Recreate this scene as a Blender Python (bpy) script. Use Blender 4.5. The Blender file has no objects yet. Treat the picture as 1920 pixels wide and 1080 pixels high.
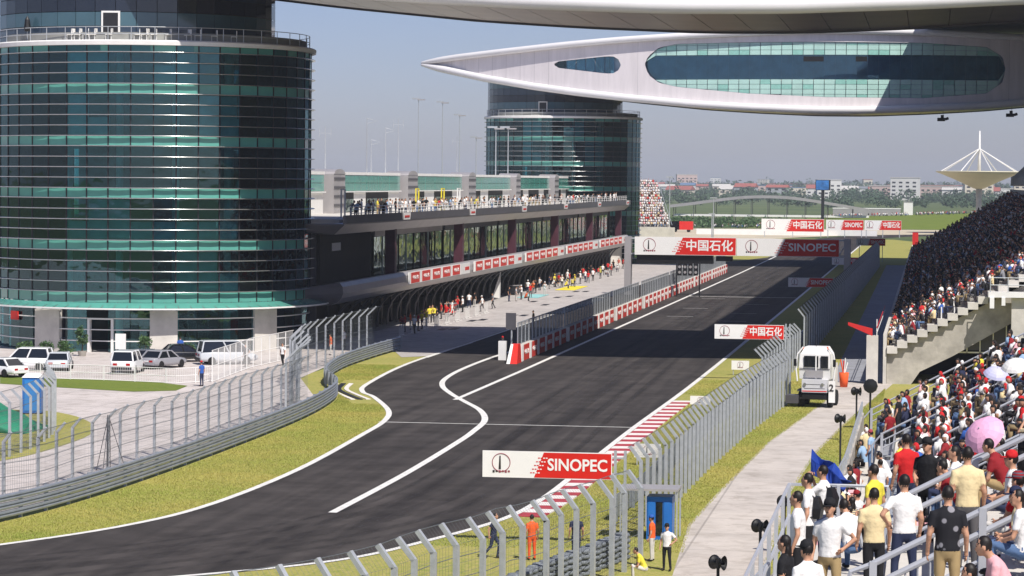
import bpy, math, random
import numpy as np
from mathutils import Vector, Matrix
from mathutils.bvhtree import BVHTree

rnd = random.Random(11)
sc = bpy.context.scene
COL = sc.collection
R = math.radians

# ------------------------------------------------------------------ camera
EYE = Vector((0, 0, 14.0))
FPX = 5200.0                                   # focal length in photo pixels (1920 wide)
CAMROT = (Matrix.Rotation(R(8.57), 3, 'Z') @ Matrix.Rotation(R(90 - 2.223), 3, 'X') @ Matrix.Rotation(R(.5), 3, 'Z'))
cd = bpy.data.cameras.new('camera')
cd.sensor_fit = 'HORIZONTAL'; cd.sensor_width = 36; cd.lens = 36 * FPX / 1920
cd.clip_start = .5; cd.clip_end = 20000
cam = bpy.data.objects.new('camera', cd); COL.objects.link(cam)
cam.matrix_world = Matrix.Translation(EYE) @ CAMROT.to_4x4()
sc.camera = cam

# ------------------------------------------------------------------ sky and sun
SUN_EL, SUN_AZ = 52, 143
world = bpy.data.worlds.new('World'); sc.world = world; world.use_nodes = True
wn = world.node_tree.nodes
sky = wn.new('ShaderNodeTexSky'); sky.sky_type = 'NISHITA'; sky.sun_disc = False
sky.sun_elevation = R(SUN_EL); sky.sun_rotation = R(SUN_AZ)
sky.altitude = 0; sky.air_density = .8; sky.dust_density = .6; sky.ozone_density = 6.0
tint = wn.new('ShaderNodeMix'); tint.data_type = 'RGBA'; tint.blend_type = 'MULTIPLY'; tint.inputs[0].default_value = 1; tint.inputs[7].default_value = (1.12, .96, 1.06, 1)
world.node_tree.links.new(sky.outputs[0], tint.inputs[6]); world.node_tree.links.new(tint.outputs[2], wn['Background'].inputs[0])
wn['Background'].inputs[1].default_value = .083
SUNDIR = Vector((math.sin(R(SUN_AZ)) * math.cos(R(SUN_EL)), math.cos(R(SUN_AZ)) * math.cos(R(SUN_EL)), math.sin(R(SUN_EL))))
sl = bpy.data.lights.new('sun', 'SUN'); sl.energy = 4.9; sl.angle = R(.5); sl.color = (1, .95, .88)
so = bpy.data.objects.new('sun', sl); COL.objects.link(so)
so.rotation_euler = SUNDIR.to_track_quat('Z', 'Y').to_euler(); so.location = (40, -40, 80)
vs = sc.view_settings; vs.view_transform = 'Standard'; vs.look = 'None'; vs.exposure = .14; vs.gamma = 1; vs.use_curve_mapping = False
sc.cycles.max_bounces = 6; sc.cycles.diffuse_bounces = 2; sc.cycles.glossy_bounces = 3
sc.cycles.transparent_max_bounces = 12; sc.cycles.volume_bounces = 0
sc.cycles.use_denoising = True

# ------------------------------------------------------------------ from photo pixels to places
def ray(px, py):
    return CAMROT @ Vector(((px - 960) / FPX, -(py - 540) / FPX, -1))
def G(px, py, z=0.0):                          # the point at height z seen at a pixel
    d = ray(px, py); return EYE + d * ((z - EYE.z) / d.z)
def atY(px, py, y):                            # the point at distance y seen at a pixel
    d = ray(px, py); return EYE + d * (y / d.y)
def atX(px, py, x):
    d = ray(px, py); return EYE + d * (x / d.x)

# ------------------------------------------------------------------ helpers
def L(r, g=None, b=None):                      # sRGB 0-255 to linear
    if g is None: g = b = r
    return tuple(((c / 255) / 12.92 if c / 255 <= .04045 else ((c / 255 + .055) / 1.055) ** 2.4) for c in (r, g, b))

MATS = {}
def pm(name, col, rough=.6, metal=0., var=.18, scale=1.5, col2=None, bump=0., bscale=20., spec=.4, coords='pos', coat=0., stretch=None):
    m = bpy.data.materials.new(name); m.use_nodes = True
    nt = m.node_tree; n = nt.nodes; b = n['Principled BSDF']
    b.inputs['Roughness'].default_value = rough; b.inputs['Metallic'].default_value = metal
    b.inputs['Specular IOR Level'].default_value = spec; b.inputs['Coat Weight'].default_value = coat
    b.inputs['Base Color'].default_value = (*col, 1)
    if coords == 'pos':
        src = n.new('ShaderNodeNewGeometry').outputs['Position']
    else:
        src = n.new('ShaderNodeTexCoord').outputs['Object']
    if stretch:
        mp = n.new('ShaderNodeMapping'); mp.inputs['Scale'].default_value = stretch
        nt.links.new(src, mp.inputs[0]); src = mp.outputs[0]
    if var or col2:
        t = n.new('ShaderNodeTexNoise'); t.inputs['Scale'].default_value = scale; t.inputs['Detail'].default_value = 5; t.inputs['Roughness'].default_value = .65
        nt.links.new(src, t.inputs['Vector'])
        r = n.new('ShaderNodeValToRGB'); r.color_ramp.elements[0].position = .33; r.color_ramp.elements[1].position = .67
        c2 = col2 or tuple(c * (1 - var) for c in col)
        c1 = col if col2 else tuple(c * (1 + var * .6) for c in col)
        r.color_ramp.elements[0].color = (*c2, 1); r.color_ramp.elements[1].color = (*c1, 1)
        nt.links.new(t.outputs['Fac'], r.inputs[0]); nt.links.new(r.outputs[0], b.inputs['Base Color'])
    if bump:
        t2 = n.new('ShaderNodeTexNoise'); t2.inputs['Scale'].default_value = bscale; t2.inputs['Detail'].default_value = 3
        nt.links.new(src, t2.inputs['Vector'])
        bp = n.new('ShaderNodeBump'); bp.inputs['Strength'].default_value = bump; bp.inputs['Distance'].default_value = .05
        nt.links.new(t2.outputs['Fac'], bp.inputs['Height']); nt.links.new(bp.outputs[0], b.inputs['Normal'])
    MATS[name] = m
    return m

def glassmat(name, tint, gloss=(.9, .95, 1), ior=1.7, rough=.02, wobble=.0):
    m = bpy.data.materials.new(name); m.use_nodes = True
    nt = m.node_tree; n = nt.nodes; n.remove(n['Principled BSDF'])
    tr = n.new('ShaderNodeBsdfTransparent'); tr.inputs[0].default_value = (*tint, 1)
    gl = n.new('ShaderNodeBsdfGlossy'); gl.inputs[0].default_value = (*gloss, 1); gl.inputs['Roughness'].default_value = rough
    fr = n.new('ShaderNodeFresnel'); fr.inputs[0].default_value = ior
    mx = n.new('ShaderNodeMixShader')
    nt.links.new(fr.outputs[0], mx.inputs[0]); nt.links.new(tr.outputs[0], mx.inputs[1]); nt.links.new(gl.outputs[0], mx.inputs[2])
    nt.links.new(mx.outputs[0], n['Material Output'].inputs[0])
    if wobble:
        t = n.new('ShaderNodeTexNoise'); t.inputs['Scale'].default_value = .6
        g = n.new('ShaderNodeNewGeometry'); nt.links.new(g.outputs['Position'], t.inputs['Vector'])
        bp = n.new('ShaderNodeBump'); bp.inputs['Strength'].default_value = wobble; bp.inputs['Distance'].default_value = .1
        nt.links.new(t.outputs['Fac'], bp.inputs['Height']); nt.links.new(bp.outputs[0], gl.inputs['Normal'])
    MATS[name] = m
    return m

def shirtmat(name, stripes=.9):                            # cloth whose colour is the object's own colour
    m = pm(name, (.5, .5, .5), rough=.85, var=0)
    n = m.node_tree.nodes; oi = n.new('ShaderNodeObjectInfo')
    tc = n.new('ShaderNodeTexCoord'); tn = n.new('ShaderNodeTexNoise'); tn.inputs['Scale'].default_value = 9; bp = n.new('ShaderNodeBump'); bp.inputs['Strength'].default_value = .7; bp.inputs['Distance'].default_value = .03
    m.node_tree.links.new(tc.outputs['Object'], tn.inputs['Vector']); m.node_tree.links.new(tn.outputs['Fac'], bp.inputs['Height']); m.node_tree.links.new(bp.outputs[0], n['Principled BSDF'].inputs['Normal'])
    wv = n.new('ShaderNodeTexWave'); wv.bands_direction = 'Z'; wv.inputs['Scale'].default_value = 7; wv.inputs['Distortion'].default_value = 1.5
    m.node_tree.links.new(tc.outputs['Object'], wv.inputs['Vector'])
    gt = n.new('ShaderNodeMath'); gt.operation = 'GREATER_THAN'; gt.inputs[1].default_value = stripes; m.node_tree.links.new(oi.outputs['Random'], gt.inputs[0])
    w2 = n.new('ShaderNodeMath'); w2.operation = 'GREATER_THAN'; w2.inputs[1].default_value = .62; m.node_tree.links.new(wv.outputs['Fac'], w2.inputs[0])
    ml = n.new('ShaderNodeMath'); ml.operation = 'MULTIPLY'; m.node_tree.links.new(gt.outputs[0], ml.inputs[0]); m.node_tree.links.new(w2.outputs[0], ml.inputs[1])
    mx = n.new('ShaderNodeMix'); mx.data_type = 'RGBA'; mx.inputs[7].default_value = (.10, .10, .14, 1)
    m.node_tree.links.new(ml.outputs[0], mx.inputs[0]); m.node_tree.links.new(oi.outputs['Color'], mx.inputs[6]); m.node_tree.links.new(mx.outputs[2], n['Principled BSDF'].inputs['Base Color'])
    return m

def attrmat(name, rough=.85):
    m = bpy.data.materials.new(name); m.use_nodes = True
    n = m.node_tree.nodes; a = n.new('ShaderNodeAttribute'); a.attribute_name = 'tone'
    b = n['Principled BSDF']; b.inputs['Roughness'].default_value = rough
    m.node_tree.links.new(a.outputs['Color'], b.inputs['Base Color'])
    MATS[name] = m
    return m

def _ords():
    u = 'first second third fourth fifth sixth seventh eighth ninth tenth eleventh twelfth thirteenth fourteenth fifteenth sixteenth seventeenth eighteenth nineteenth'.split()
    out = list(u)
    for t, w in (('twenty', 'twentieth'), ('thirty', 'thirtieth'), ('forty', 'fortieth'), ('fifty', 'fiftieth'), ('sixty', 'sixtieth'), ('seventy', 'seventieth')):
        out.append(w); out += [t + '-' + x for x in u[:9]]
    return out
ORD = _ords()
class MB:
    def __init__(s): s.v = []; s.f = []; s.m = []
    def add(s, vs, fs, m=0):
        o = len(s.v); s.v += [tuple(p) for p in vs]; s.f += [tuple(i + o for i in f) for f in fs]; s.m += [m] * len(fs); return s
    def box(s, a, b, m=0, T=None):
        x0, y0, z0 = a; x1, y1, z1 = b
        vs = [(x0, y0, z0), (x1, y0, z0), (x1, y1, z0), (x0, y1, z0), (x0, y0, z1), (x1, y0, z1), (x1, y1, z1), (x0, y1, z1)]
        if T: vs = [T @ Vector(p) for p in vs]
        return s.add(vs, [(0, 3, 2, 1), (4, 5, 6, 7), (0, 1, 5, 4), (1, 2, 6, 5), (2, 3, 7, 6), (3, 0, 4, 7)], m)
    def bar(s, a, b, w, h, m=0):                # rectangular bar from a to b
        a = Vector(a); b = Vector(b); d = (b - a).normalized()
        up = Vector((0, 0, 1)) if abs(d.z) < .95 else Vector((0, 1, 0))
        sx = d.cross(up).normalized() * w / 2; sz = sx.cross(d).normalized() * h / 2
        vs = [a - sx - sz, a + sx - sz, a + sx + sz, a - sx + sz, b - sx - sz, b + sx - sz, b + sx + sz, b - sx + sz]
        return s.add(vs, [(0, 1, 2, 3), (7, 6, 5, 4), (0, 4, 5, 1), (1, 5, 6, 2), (2, 6, 7, 3), (3, 7, 4, 0)], m)
    def loft(s, rings, m=0, cap=True, closed=False):
        n = len(rings[0]); o = len(s.v)
        for r in rings: s.v += [tuple(p) for p in r]
        k = len(rings); fs = []
        for i in range(k if closed else k - 1):
            a = o + i * n; b = o + ((i + 1) % k) * n
            for j in range(n): fs.append((a + j, a + (j + 1) % n, b + (j + 1) % n, b + j))
        if cap and not closed:
            fs.append(tuple(o + j for j in reversed(range(n)))); fs.append(tuple(o + (k - 1) * n + j for j in range(n)))
        s.f += fs; s.m += [m] * len(fs); return s
    def tube(s, pts, r, n=6, m=0, cap=True, closed=False):
        pts = [Vector(p) for p in pts]; k = len(pts)
        rs = r if isinstance(r, (list, tuple)) else [r] * k
        rings = []; prev = None
        for i in range(k):
            if closed: d = pts[(i + 1) % k] - pts[i - 1]
            else: d = pts[min(i + 1, k - 1)] - pts[max(i - 1, 0)]
            d.normalize()
            if prev is None:
                up = Vector((0, 0, 1)) if abs(d.z) < .9 else Vector((0, 1, 0))
                u = d.cross(up).normalized()
            else:
                u = (prev - d * prev.dot(d)).normalized()
            prev = u; w = d.cross(u)
            rings.append([pts[i] + (u * math.cos(2 * math.pi * j / n) + w * math.sin(2 * math.pi * j / n)) * rs[i] for j in range(n)])
        return s.loft(rings, m, cap, closed)
    def lathe(s, prof, n=16, c=(0, 0, 0), m=0, cap=True):
        return s.loft([[(c[0] + r * math.cos(2 * math.pi * j / n), c[1] + r * math.sin(2 * math.pi * j / n), c[2] + z) for j in range(n)] for r, z in prof], m, cap)
    def prism(s, poly, ex, m=0):
        ex = Vector(ex); return s.loft([[Vector(p) for p in poly], [Vector(p) + ex for p in poly]], m)
    def ell(s, c, r, m=0, nu=10, nv=6, T=None):
        rings = []
        for i in range(1, nv):
            a = math.pi * i / nv
            rings.append([Vector((c[0] + r[0] * math.sin(a) * math.cos(2 * math.pi * j / nu), c[1] + r[1] * math.sin(a) * math.sin(2 * math.pi * j / nu), c[2] - r[2] * math.cos(a))) for j in range(nu)])
        o = len(s.v); s.loft(rings, m, cap=False)
        b = len(s.v); s.v += [(c[0], c[1], c[2] - r[2]), (c[0], c[1], c[2] + r[2])]
        for j in range(nu):
            s.f += [(b, o + (j + 1) % nu, o + j), (b + 1, o + (nv - 2) * nu + j, o + (nv - 2) * nu + (j + 1) % nu)]; s.m += [m, m]
        return s
    def mesh(s, name, mats, smooth=False):
        me = bpy.data.meshes.new(name); me.from_pydata(s.v, [], s.f)
        for m in (mats if isinstance(mats, (list, tuple)) else [mats]): me.materials.append(m)
        me.polygons.foreach_set('material_index', s.m)
        if smooth: me.polygons.foreach_set('use_smooth', [True] * len(s.f))
        me.update(); return me
    def build(s, name, mats, parent=None, smooth=False, loc=None, rz=None):
        return obj(name, s.mesh(name, mats, smooth), parent, loc, rz)

def obj(name, me, parent=None, loc=None, rz=None):
    o = bpy.data.objects.new(name, me); COL.objects.link(o)
    if parent: o.parent = parent
    if loc is not None: o.location = loc
    if rz is not None: o.rotation_euler = (0, 0, rz)
    return o
def tag(o, label=None, cat=None, group=None, kind=None):
    if label: o['label'] = label
    if cat: o['category'] = cat
    if group: o['group'] = group
    if kind: o['kind'] = kind
    return o
def thing(name, label, cat, loc=(0, 0, 0), rz=0, group=None):
    o = bpy.data.objects.new(name, None); COL.objects.link(o); o.empty_display_size = .2
    o.location = loc; o.rotation_euler = (0, 0, rz)
    return tag(o, label, cat, group)
def struct(name, mb, m):
    return tag(mb.build(name, m), kind='structure')
def copy_tree(o, parent=None):
    c = o.copy(); COL.objects.link(c); c.parent = parent
    for ch in o.children: copy_tree(ch, c)
    return c
def cr(pts, k=6, closed=False):                # Catmull-Rom through points
    P = [Vector(p) for p in pts]; n = len(P); out = []
    for i in range(n if closed else n - 1):
        if closed: p0, p1, p2, p3 = P[i - 1], P[i], P[(i + 1) % n], P[(i + 2) % n]
        else: p0, p1, p2, p3 = P[max(i - 1, 0)], P[i], P[i + 1], P[min(i + 2, n - 1)]
        for j in range(k):
            t = j / k
            out.append(.5 * ((2 * p1) + (p2 - p0) * t + (2 * p0 - 5 * p1 + 4 * p2 - p3) * t * t + (3 * p1 - p0 - 3 * p2 + p3) * t ** 3))
    if not closed: out.append(P[-1])
    return out
def resample(pts, step):
    P = [Vector(p) for p in pts]; out = [P[0].copy()]; need = step
    for a, b in zip(P, P[1:]):
        l = (b - a).length; pos = 0
        while pos + need <= l:
            pos += need; out.append(a + (b - a) * (pos / l)); need = step
        need -= (l - pos)
    return out
def ribbon(pts, wl, wr, z):                    # flat strip along a plan line
    P = [Vector((p[0], p[1], 0)) for p in pts]; mb = MB(); a = []; b = []
    for i, p in enumerate(P):
        d = (P[min(i + 1, len(P) - 1)] - P[max(i - 1, 0)]).normalized(); nrm = Vector((-d.y, d.x, 0))
        a.append((p.x + nrm.x * wl, p.y + nrm.y * wl, z)); b.append((p.x - nrm.x * wr, p.y - nrm.y * wr, z))
    for i in range(len(P) - 1): mb.add([a[i], b[i], b[i + 1], a[i + 1]], [(0, 1, 2, 3)])
    return mb
def sheet(pts, z):
    return MB().add([(p[0], p[1], z) for p in pts], [tuple(range(len(pts)))])
def text_mesh(body, size, name='lettering', bold=.02, extrude=.01, spacing=1.0):
    c = bpy.data.curves.new('t', 'FONT'); c.body = body; c.size = size; c.offset = bold * size; c.extrude = extrude
    c.align_x = 'CENTER'; c.align_y = 'CENTER'; c.resolution_u = 3; c.space_character = spacing
    o = bpy.data.objects.new('t', c); COL.objects.link(o)
    dg = bpy.context.evaluated_depsgraph_get()
    me = bpy.data.meshes.new_from_object(o.evaluated_get(dg)); me.name = name
    bpy.data.objects.remove(o); bpy.data.curves.remove(c)
    me.transform(Matrix.Rotation(R(90), 4, 'X'))   # stands upright, facing -y
    return me

# ------------------------------------------------------------------ materials
M_white = pm('white_paint', L(236, 234, 230), rough=.45, var=.06, scale=.8)
M_line = pm('line_paint', L(228, 226, 220), rough=.7, var=.2, scale=3)
M_steel = pm('galvanised_steel', L(186, 190, 194), rough=.45, metal=.35, var=.12, scale=4)
M_wire = pm('fence_wire', L(120, 125, 128), rough=.5, metal=.5, var=0)
M_alu = pm('aluminium_fin', L(206, 206, 204), rough=.24, metal=.85, var=.05)
M_dark = pm('dark_metal', L(38, 38, 42), rough=.5, var=.2)
M_black = pm('black_plastic', L(22, 22, 24), rough=.5, var=.2)
M_rubber = pm('rubber', L(26, 26, 27), rough=.85, var=.1)
M_conc = pm('concrete', L(205, 200, 192), rough=.85, var=.16, scale=.6, bump=.2, bscale=6)
M_conc_d = pm('weathered_concrete', L(176, 170, 160), rough=.88, var=.38, scale=.5, bump=.2, bscale=5)
M_red = pm('red_print', L(214, 34, 22), rough=.5, var=.06)
M_bred = pm('banner_red', L(205, 60, 48), rough=.6, var=.08)
M_wprint = pm('white_print', L(240, 238, 234), rough=.5, var=.03)
M_ink = pm('black_print', L(40, 36, 36), rough=.6, var=0)
M_skin = pm('skin', L(196, 148, 120), rough=.6, var=.1, scale=8)
M_hair = pm('dark_hair', L(28, 22, 20), rough=.55, var=.2, scale=20)
M_shoe = pm('shoe_leather', L(34, 30, 30), rough=.6, var=0)
M_shirt = shirtmat('shirt_cloth')
M_plain = shirtmat('plain_shirt_cloth', 2.)
M_floral = pm('floral_cloth', L(26, 26, 32), rough=.85, col2=L(24, 24, 30), coords='obj')
_n = M_floral.node_tree.nodes; _v = _n.new('ShaderNodeTexVoronoi'); _v.inputs['Scale'].default_value = 7; _c = _n.new('ShaderNodeTexCoord'); _r = _n.new('ShaderNodeValToRGB')
_r.color_ramp.elements[0].position = .3; _r.color_ramp.elements[0].color = (*L(140, 138, 144), 1); _r.color_ramp.elements[1].position = .36; _r.color_ramp.elements[1].color = (*L(26, 26, 32), 1)
M_floral.node_tree.links.new(_c.outputs['Object'], _v.inputs['Vector']); M_floral.node_tree.links.new(_v.outputs['Distance'], _r.inputs[0]); M_floral.node_tree.links.new(_r.outputs[0], _n['Principled BSDF'].inputs['Base Color'])
M_tone = attrmat('crowd_tones')
M_blue = pm('blue_plastic', L(40, 110, 190), rough=.4, var=.12)
M_yellow = pm('yellow_cloth', L(232, 214, 60), rough=.8, var=.1)
M_orange = pm('orange_cloth', L(232, 92, 40), rough=.8, var=.1)
M_pink = pm('pink_nylon', L(236, 176, 208), rough=.5, var=.05)
M_teal_sp = pm('teal_spandrel_glass', L(92, 164, 150), rough=.12, var=.10, scale=.5, spec=.6, coat=.4)
M_teal_lt = pm('pale_teal_glass', L(184, 222, 212), rough=.15, var=.10, scale=.4, spec=.6, coat=.4)
M_glass = glassmat('tower_glass', (.44, .76, .78), gloss=(.55, .84, .92), ior=1.9, wobble=.12)
M_bglass = glassmat('blue_glass', (.62, .82, .90), gloss=(.6, .85, .95), ior=1.9)
M_pglass = glassmat('pit_glass', (.34, .50, .48), gloss=(.85, 1, .97), ior=2.6, wobble=.4)
M_carglass = pm('car_window', L(24, 28, 32), rough=.06, var=0, spec=.8)
M_slab = pm('floor_slab_concrete', L(150, 150, 146), rough=.8, var=.1)
M_core = pm('core_wall', L(58, 60, 60), rough=.8, var=.3, scale=.6)
M_blind = pm('window_blind', L(196, 212, 220), rough=.8, var=.2, scale=.7)
M_intcol = pm('inner_column', L(190, 206, 202), rough=.6, var=.1)
M_soffit = pm('bronze_soffit', L(132, 112, 96), rough=.32, metal=.6, var=.22, scale=.25)
M_wing = pm('wing_cladding', L(230, 223, 224), rough=.42, var=.10, scale=.8, stretch=(1, 1, .12))
M_tubew = pm('wing_edge_tube', L(232, 230, 230), rough=.3, var=.04, scale=.3, coat=.3)
M_fascia = pm('fascia_metal', L(176, 172, 172), rough=.42, metal=.3, var=.10, scale=.4)
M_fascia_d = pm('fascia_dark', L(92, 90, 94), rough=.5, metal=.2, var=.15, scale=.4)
M_pillar = pm('plum_pillar', L(84, 46, 58), rough=.5, var=.2)
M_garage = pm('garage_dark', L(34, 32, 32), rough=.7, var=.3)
M_tarp = pm('green_tarp', L(28, 128, 96), rough=.6, var=.3, scale=.8, bump=.5, bscale=1.2)
M_leaf = pm('leaf', (.045, .10, .03), rough=.6, var=.4, scale=3, col2=(.08, .15, .05))
M_leaf_d = pm('leaf_far', (.045, .085, .05), rough=.8, col2=(.075, .12, .06), scale=.05)
M_bark = pm('bark', (.08, .06, .045), rough=.9, var=.3)
M_flag = pm('red_flag', L(200, 40, 40), rough=.8, var=.05)
TROUSER = [pm('trouser_' + n, c, rough=.85, var=.12) for n, c in (('black', L(30, 30, 34)), ('navy', L(44, 52, 80)), ('denim', L(86, 112, 150)), ('khaki', L(170, 146, 104)), ('grey', L(92, 90, 92)), ('white', L(206, 202, 196)))]
# ------------------------------------------------------------------ the setting
def jointed(name, col, slab=(5., 5.), line=.5, **kw):
    m = pm(name, col, **kw); nt = m.node_tree; n = nt.nodes; b = n['Principled BSDF']
    src = b.inputs['Base Color'].links[0].from_socket
    g = n.new('ShaderNodeNewGeometry'); br = n.new('ShaderNodeTexBrick'); br.offset = 0
    br.inputs['Scale'].default_value = 1; br.inputs['Mortar Size'].default_value = .05; br.inputs['Mortar Smooth'].default_value = .3
    br.inputs['Brick Width'].default_value = slab[0]; br.inputs['Row Height'].default_value = slab[1]
    br.inputs['Color1'].default_value = (1, 1, 1, 1); br.inputs['Color2'].default_value = (.9, .9, .9, 1); br.inputs['Mortar'].default_value = (line,) * 3 + (1,)
    nt.links.new(g.outputs['Position'], br.inputs['Vector'])
    mx = n.new('ShaderNodeMix'); mx.data_type = 'RGBA'; mx.blend_type = 'MULTIPLY'; mx.inputs[0].default_value = 1
    nt.links.new(src, mx.inputs[6]); nt.links.new(br.outputs['Color'], mx.inputs[7])
    st = n.new('ShaderNodeTexNoise'); st.inputs['Scale'].default_value = .9; st.inputs['Detail'].default_value = 8; st.inputs['Roughness'].default_value = .7; st.inputs['Distortion'].default_value = .6
    nt.links.new(g.outputs['Position'], st.inputs['Vector'])
    sr = n.new('ShaderNodeValToRGB'); sr.color_ramp.elements[0].position = .3; sr.color_ramp.elements[0].color = (.72, .70, .67, 1); sr.color_ramp.elements[1].position = .52; sr.color_ramp.elements[1].color = (1.03, 1.03, 1.03, 1)
    nt.links.new(st.outputs['Fac'], sr.inputs[0])
    m2 = n.new('ShaderNodeMix'); m2.data_type = 'RGBA'; m2.blend_type = 'MULTIPLY'; m2.inputs[0].default_value = 1
    nt.links.new(mx.outputs[2], m2.inputs[6]); nt.links.new(sr.outputs[0], m2.inputs[7]); nt.links.new(m2.outputs[2], b.inputs['Base Color'])
    return m
def grassmat(name, a, b_, c, dry=.5):
    m = pm(name, a, rough=.95, col2=b_, scale=.22, bump=.6, bscale=9, spec=.1)
    nt = m.node_tree; n = nt.nodes; b = n['Principled BSDF']; src = b.inputs['Base Color'].links[0].from_socket
    g = n.new('ShaderNodeNewGeometry'); t = n.new('ShaderNodeTexNoise'); t.inputs['Scale'].default_value = 3.5; t.inputs['Detail'].default_value = 6; t.inputs['Roughness'].default_value = .75
    mp = n.new('ShaderNodeMapping'); mp.inputs['Scale'].default_value = (1.3, .55, 1); nt.links.new(g.outputs['Position'], mp.inputs[0])
    nt.links.new(mp.outputs[0], t.inputs['Vector'])
    rr = n.new('ShaderNodeValToRGB'); rr.color_ramp.elements[0].position = .4; rr.color_ramp.elements[1].position = .68
    nt.links.new(t.outputs['Fac'], rr.inputs[0])
    mx = n.new('ShaderNodeMix'); mx.data_type = 'RGBA'; nt.links.new(rr.outputs[0], mx.inputs[0]); nt.links.new(src, mx.inputs[6]); mx.inputs[7].default_value = (*c, 1)
    nt.links.new(mx.outputs[2], b.inputs['Base Color'])
    return m
def asphaltmat():
    m = pm('asphalt', (.066, .0595, .0565), rough=.78, var=.30, scale=.35, bump=.25, bscale=30, spec=.06)
    nt = m.node_tree; n = nt.nodes; b = n['Principled BSDF']; src = b.inputs['Base Color'].links[0].from_socket
    g = n.new('ShaderNodeNewGeometry'); t = n.new('ShaderNodeTexNoise'); t.inputs['Scale'].default_value = 1.1; t.inputs['Detail'].default_value = 4
    mp = n.new('ShaderNodeMapping'); mp.inputs['Scale'].default_value = (1, .035, 1); nt.links.new(g.outputs['Position'], mp.inputs[0]); nt.links.new(mp.outputs[0], t.inputs['Vector'])
    rr = n.new('ShaderNodeValToRGB'); rr.color_ramp.elements[0].position = .3; rr.color_ramp.elements[1].position = .7
    rr.color_ramp.elements[0].color = (.66, .66, .67, 1); rr.color_ramp.elements[1].color = (1.2, 1.18, 1.16, 1)
    nt.links.new(t.outputs['Fac'], rr.inputs[0])
    mx = n.new('ShaderNodeMix'); mx.data_type = 'RGBA'; mx.blend_type = 'MULTIPLY'; mx.inputs[0].default_value = 1
    nt.links.new(src, mx.inputs[6]); nt.links.new(rr.outputs[0], mx.inputs[7]); nt.links.new(mx.outputs[2], b.inputs['Base Color'])
    return m
M_asphalt = asphaltmat()
M_grass = grassmat('verge_grass', (.345, .325, .085), (.225, .265, .06), (.43, .36, .135))
M_lawn = grassmat('watered_lawn', (.15, .21, .035), (.11, .17, .03), (.20, .22, .05))
M_far = pm('far_fields', (.13, .16, .07), rough=1, col2=(.085, .12, .055), scale=.012, spec=.05)
M_yard = jointed('yard_concrete', L(202, 193, 188), slab=(5, 6), line=.74, rough=.85, var=.10, scale=.25)
M_apron = jointed('apron_concrete', L(188, 182, 178), slab=(4, 5), line=.86, rough=.8, var=.12, scale=.5)
M_path = jointed('path_concrete', L(198, 189, 180), slab=(9, 5), line=.66, rough=.85, var=.12, scale=.35)
M_shpath = jointed('shaded_path_concrete', L(150, 152, 160), slab=(9, 5), line=.8, rough=.85, var=.10, scale=.4)  # service path's concrete with the stand roof's bluish shade put into its colour
M_run = pm('runoff_gravel', L(196, 184, 160), rough=.95, var=.12, scale=.05)

struct('ground', MB().add([(-7000, -1500, 0), (7000, -1500, 0), (7000, 14000, 0), (-7000, 14000, 0)], [(0, 1, 2, 3)]), M_far)
struct('grass_verge', sheet([(-44, 60), (12, 60), (12, 480), (4, 640), (-9, 700), (-90, 700), (-90, 470), (-50, 470), (-44, 225)], .006), M_grass)

YARD = [(-38.7, 40), (-38.7, 92), (-37.6, 112), (-37.2, 140), (-37.3, 160), (-39.3, 175), (-43.6, 190), (-44.6, 205), (-44.8, 222), (-50.3, 236), (-50.3, 470), (-260, 470), (-260, 40)]
struct('yard', sheet(YARD, .012), M_yard)
isl = [G(*p) for p in ((-60, 872), (0, 865), (60, 853), (130, 832), (168, 816), (176, 802), (160, 788), (120, 776), (60, 770), (-60, 776))]
struct('lawn_island', sheet(cr(isl, 4, True), .03), M_grass)
isl2 = [G(*p) for p in ((0, 704), (110, 711), (200, 713), (300, 718), (352, 724), (330, 733), (250, 735), (110, 727), (0, 720))]
struct('lawn_strip', sheet(isl2, .03), M_lawn)

LEFT = [(-80, 68), (-60, 76.5), (-48, 84), (-40, 92), (-34.7, 100.7), (-31.7, 107.6), (-30.3, 115.4), (-29.9, 130), (-30.6, 148.7), (-31.1, 157.2), (-32.3, 164.5), (-35.2, 174.4), (-36.8, 178.6), (-37.9, 185.7), (-39.1, 206.9), (-38.9, 235)]
RIGHT = [(-80, 63), (-56, 74), (-42, 82), (-32, 89), (-25.2, 94.6), (-21.2, 99.4), (-19.1, 105.3), (-17.3, 112.6), (-16.7, 120.6), (-16.6, 133.3), (-16.5, 156), (-16.1, 190), (-15.9, 250), (-15.7, 400), (-15.5, 640), (-14.5, 690), (-10, 725), (0, 752), (25, 775), (80, 790)]
LEFTC = cr([(x, y, 0) for x, y in LEFT], 6); RIGHTC = cr([(x, y, 0) for x, y in RIGHT], 6)
far_left = [(-39, 235), (-39, 470), (-33, 500), (-30, 520), (-29.5, 640), (-28.5, 695), (-23, 735), (-10, 765), (20, 792), (80, 806)]
struct('race_track', sheet([(p.x, p.y) for p in LEFTC] + far_left[1:] + [(p.x, p.y) for p in reversed(RIGHTC)], .02), M_asphalt)
struct('pit_apron', sheet([(-50.3, 221), (-43, 221.5), (-41, 214), (-39.2, 216), (-39.05, 470), (-50.3, 470)], .026), M_apron)
struct('runoff', sheet([(-150, 700), (-40, 690), (-33, 715), (-20, 755), (10, 790), (60, 815), (60, 860), (-30, 850), (-150, 800)], .014), M_run)
path_l = [(-9.2, 70), (-8.9, 98), (-9.6, 112.5), (-9.3, 125.5), (-8.5, 149.4), (-6.6, 178), (-6.6, 196)]
path_r = [(-2.4, 196), (-3.6, 178), (-4.6, 164), (-5.7, 144), (-6.1, 124), (-5.7, 98.5), (-5.7, 70)]
struct('service_path', sheet(path_l + path_r, .014), M_path)
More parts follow.
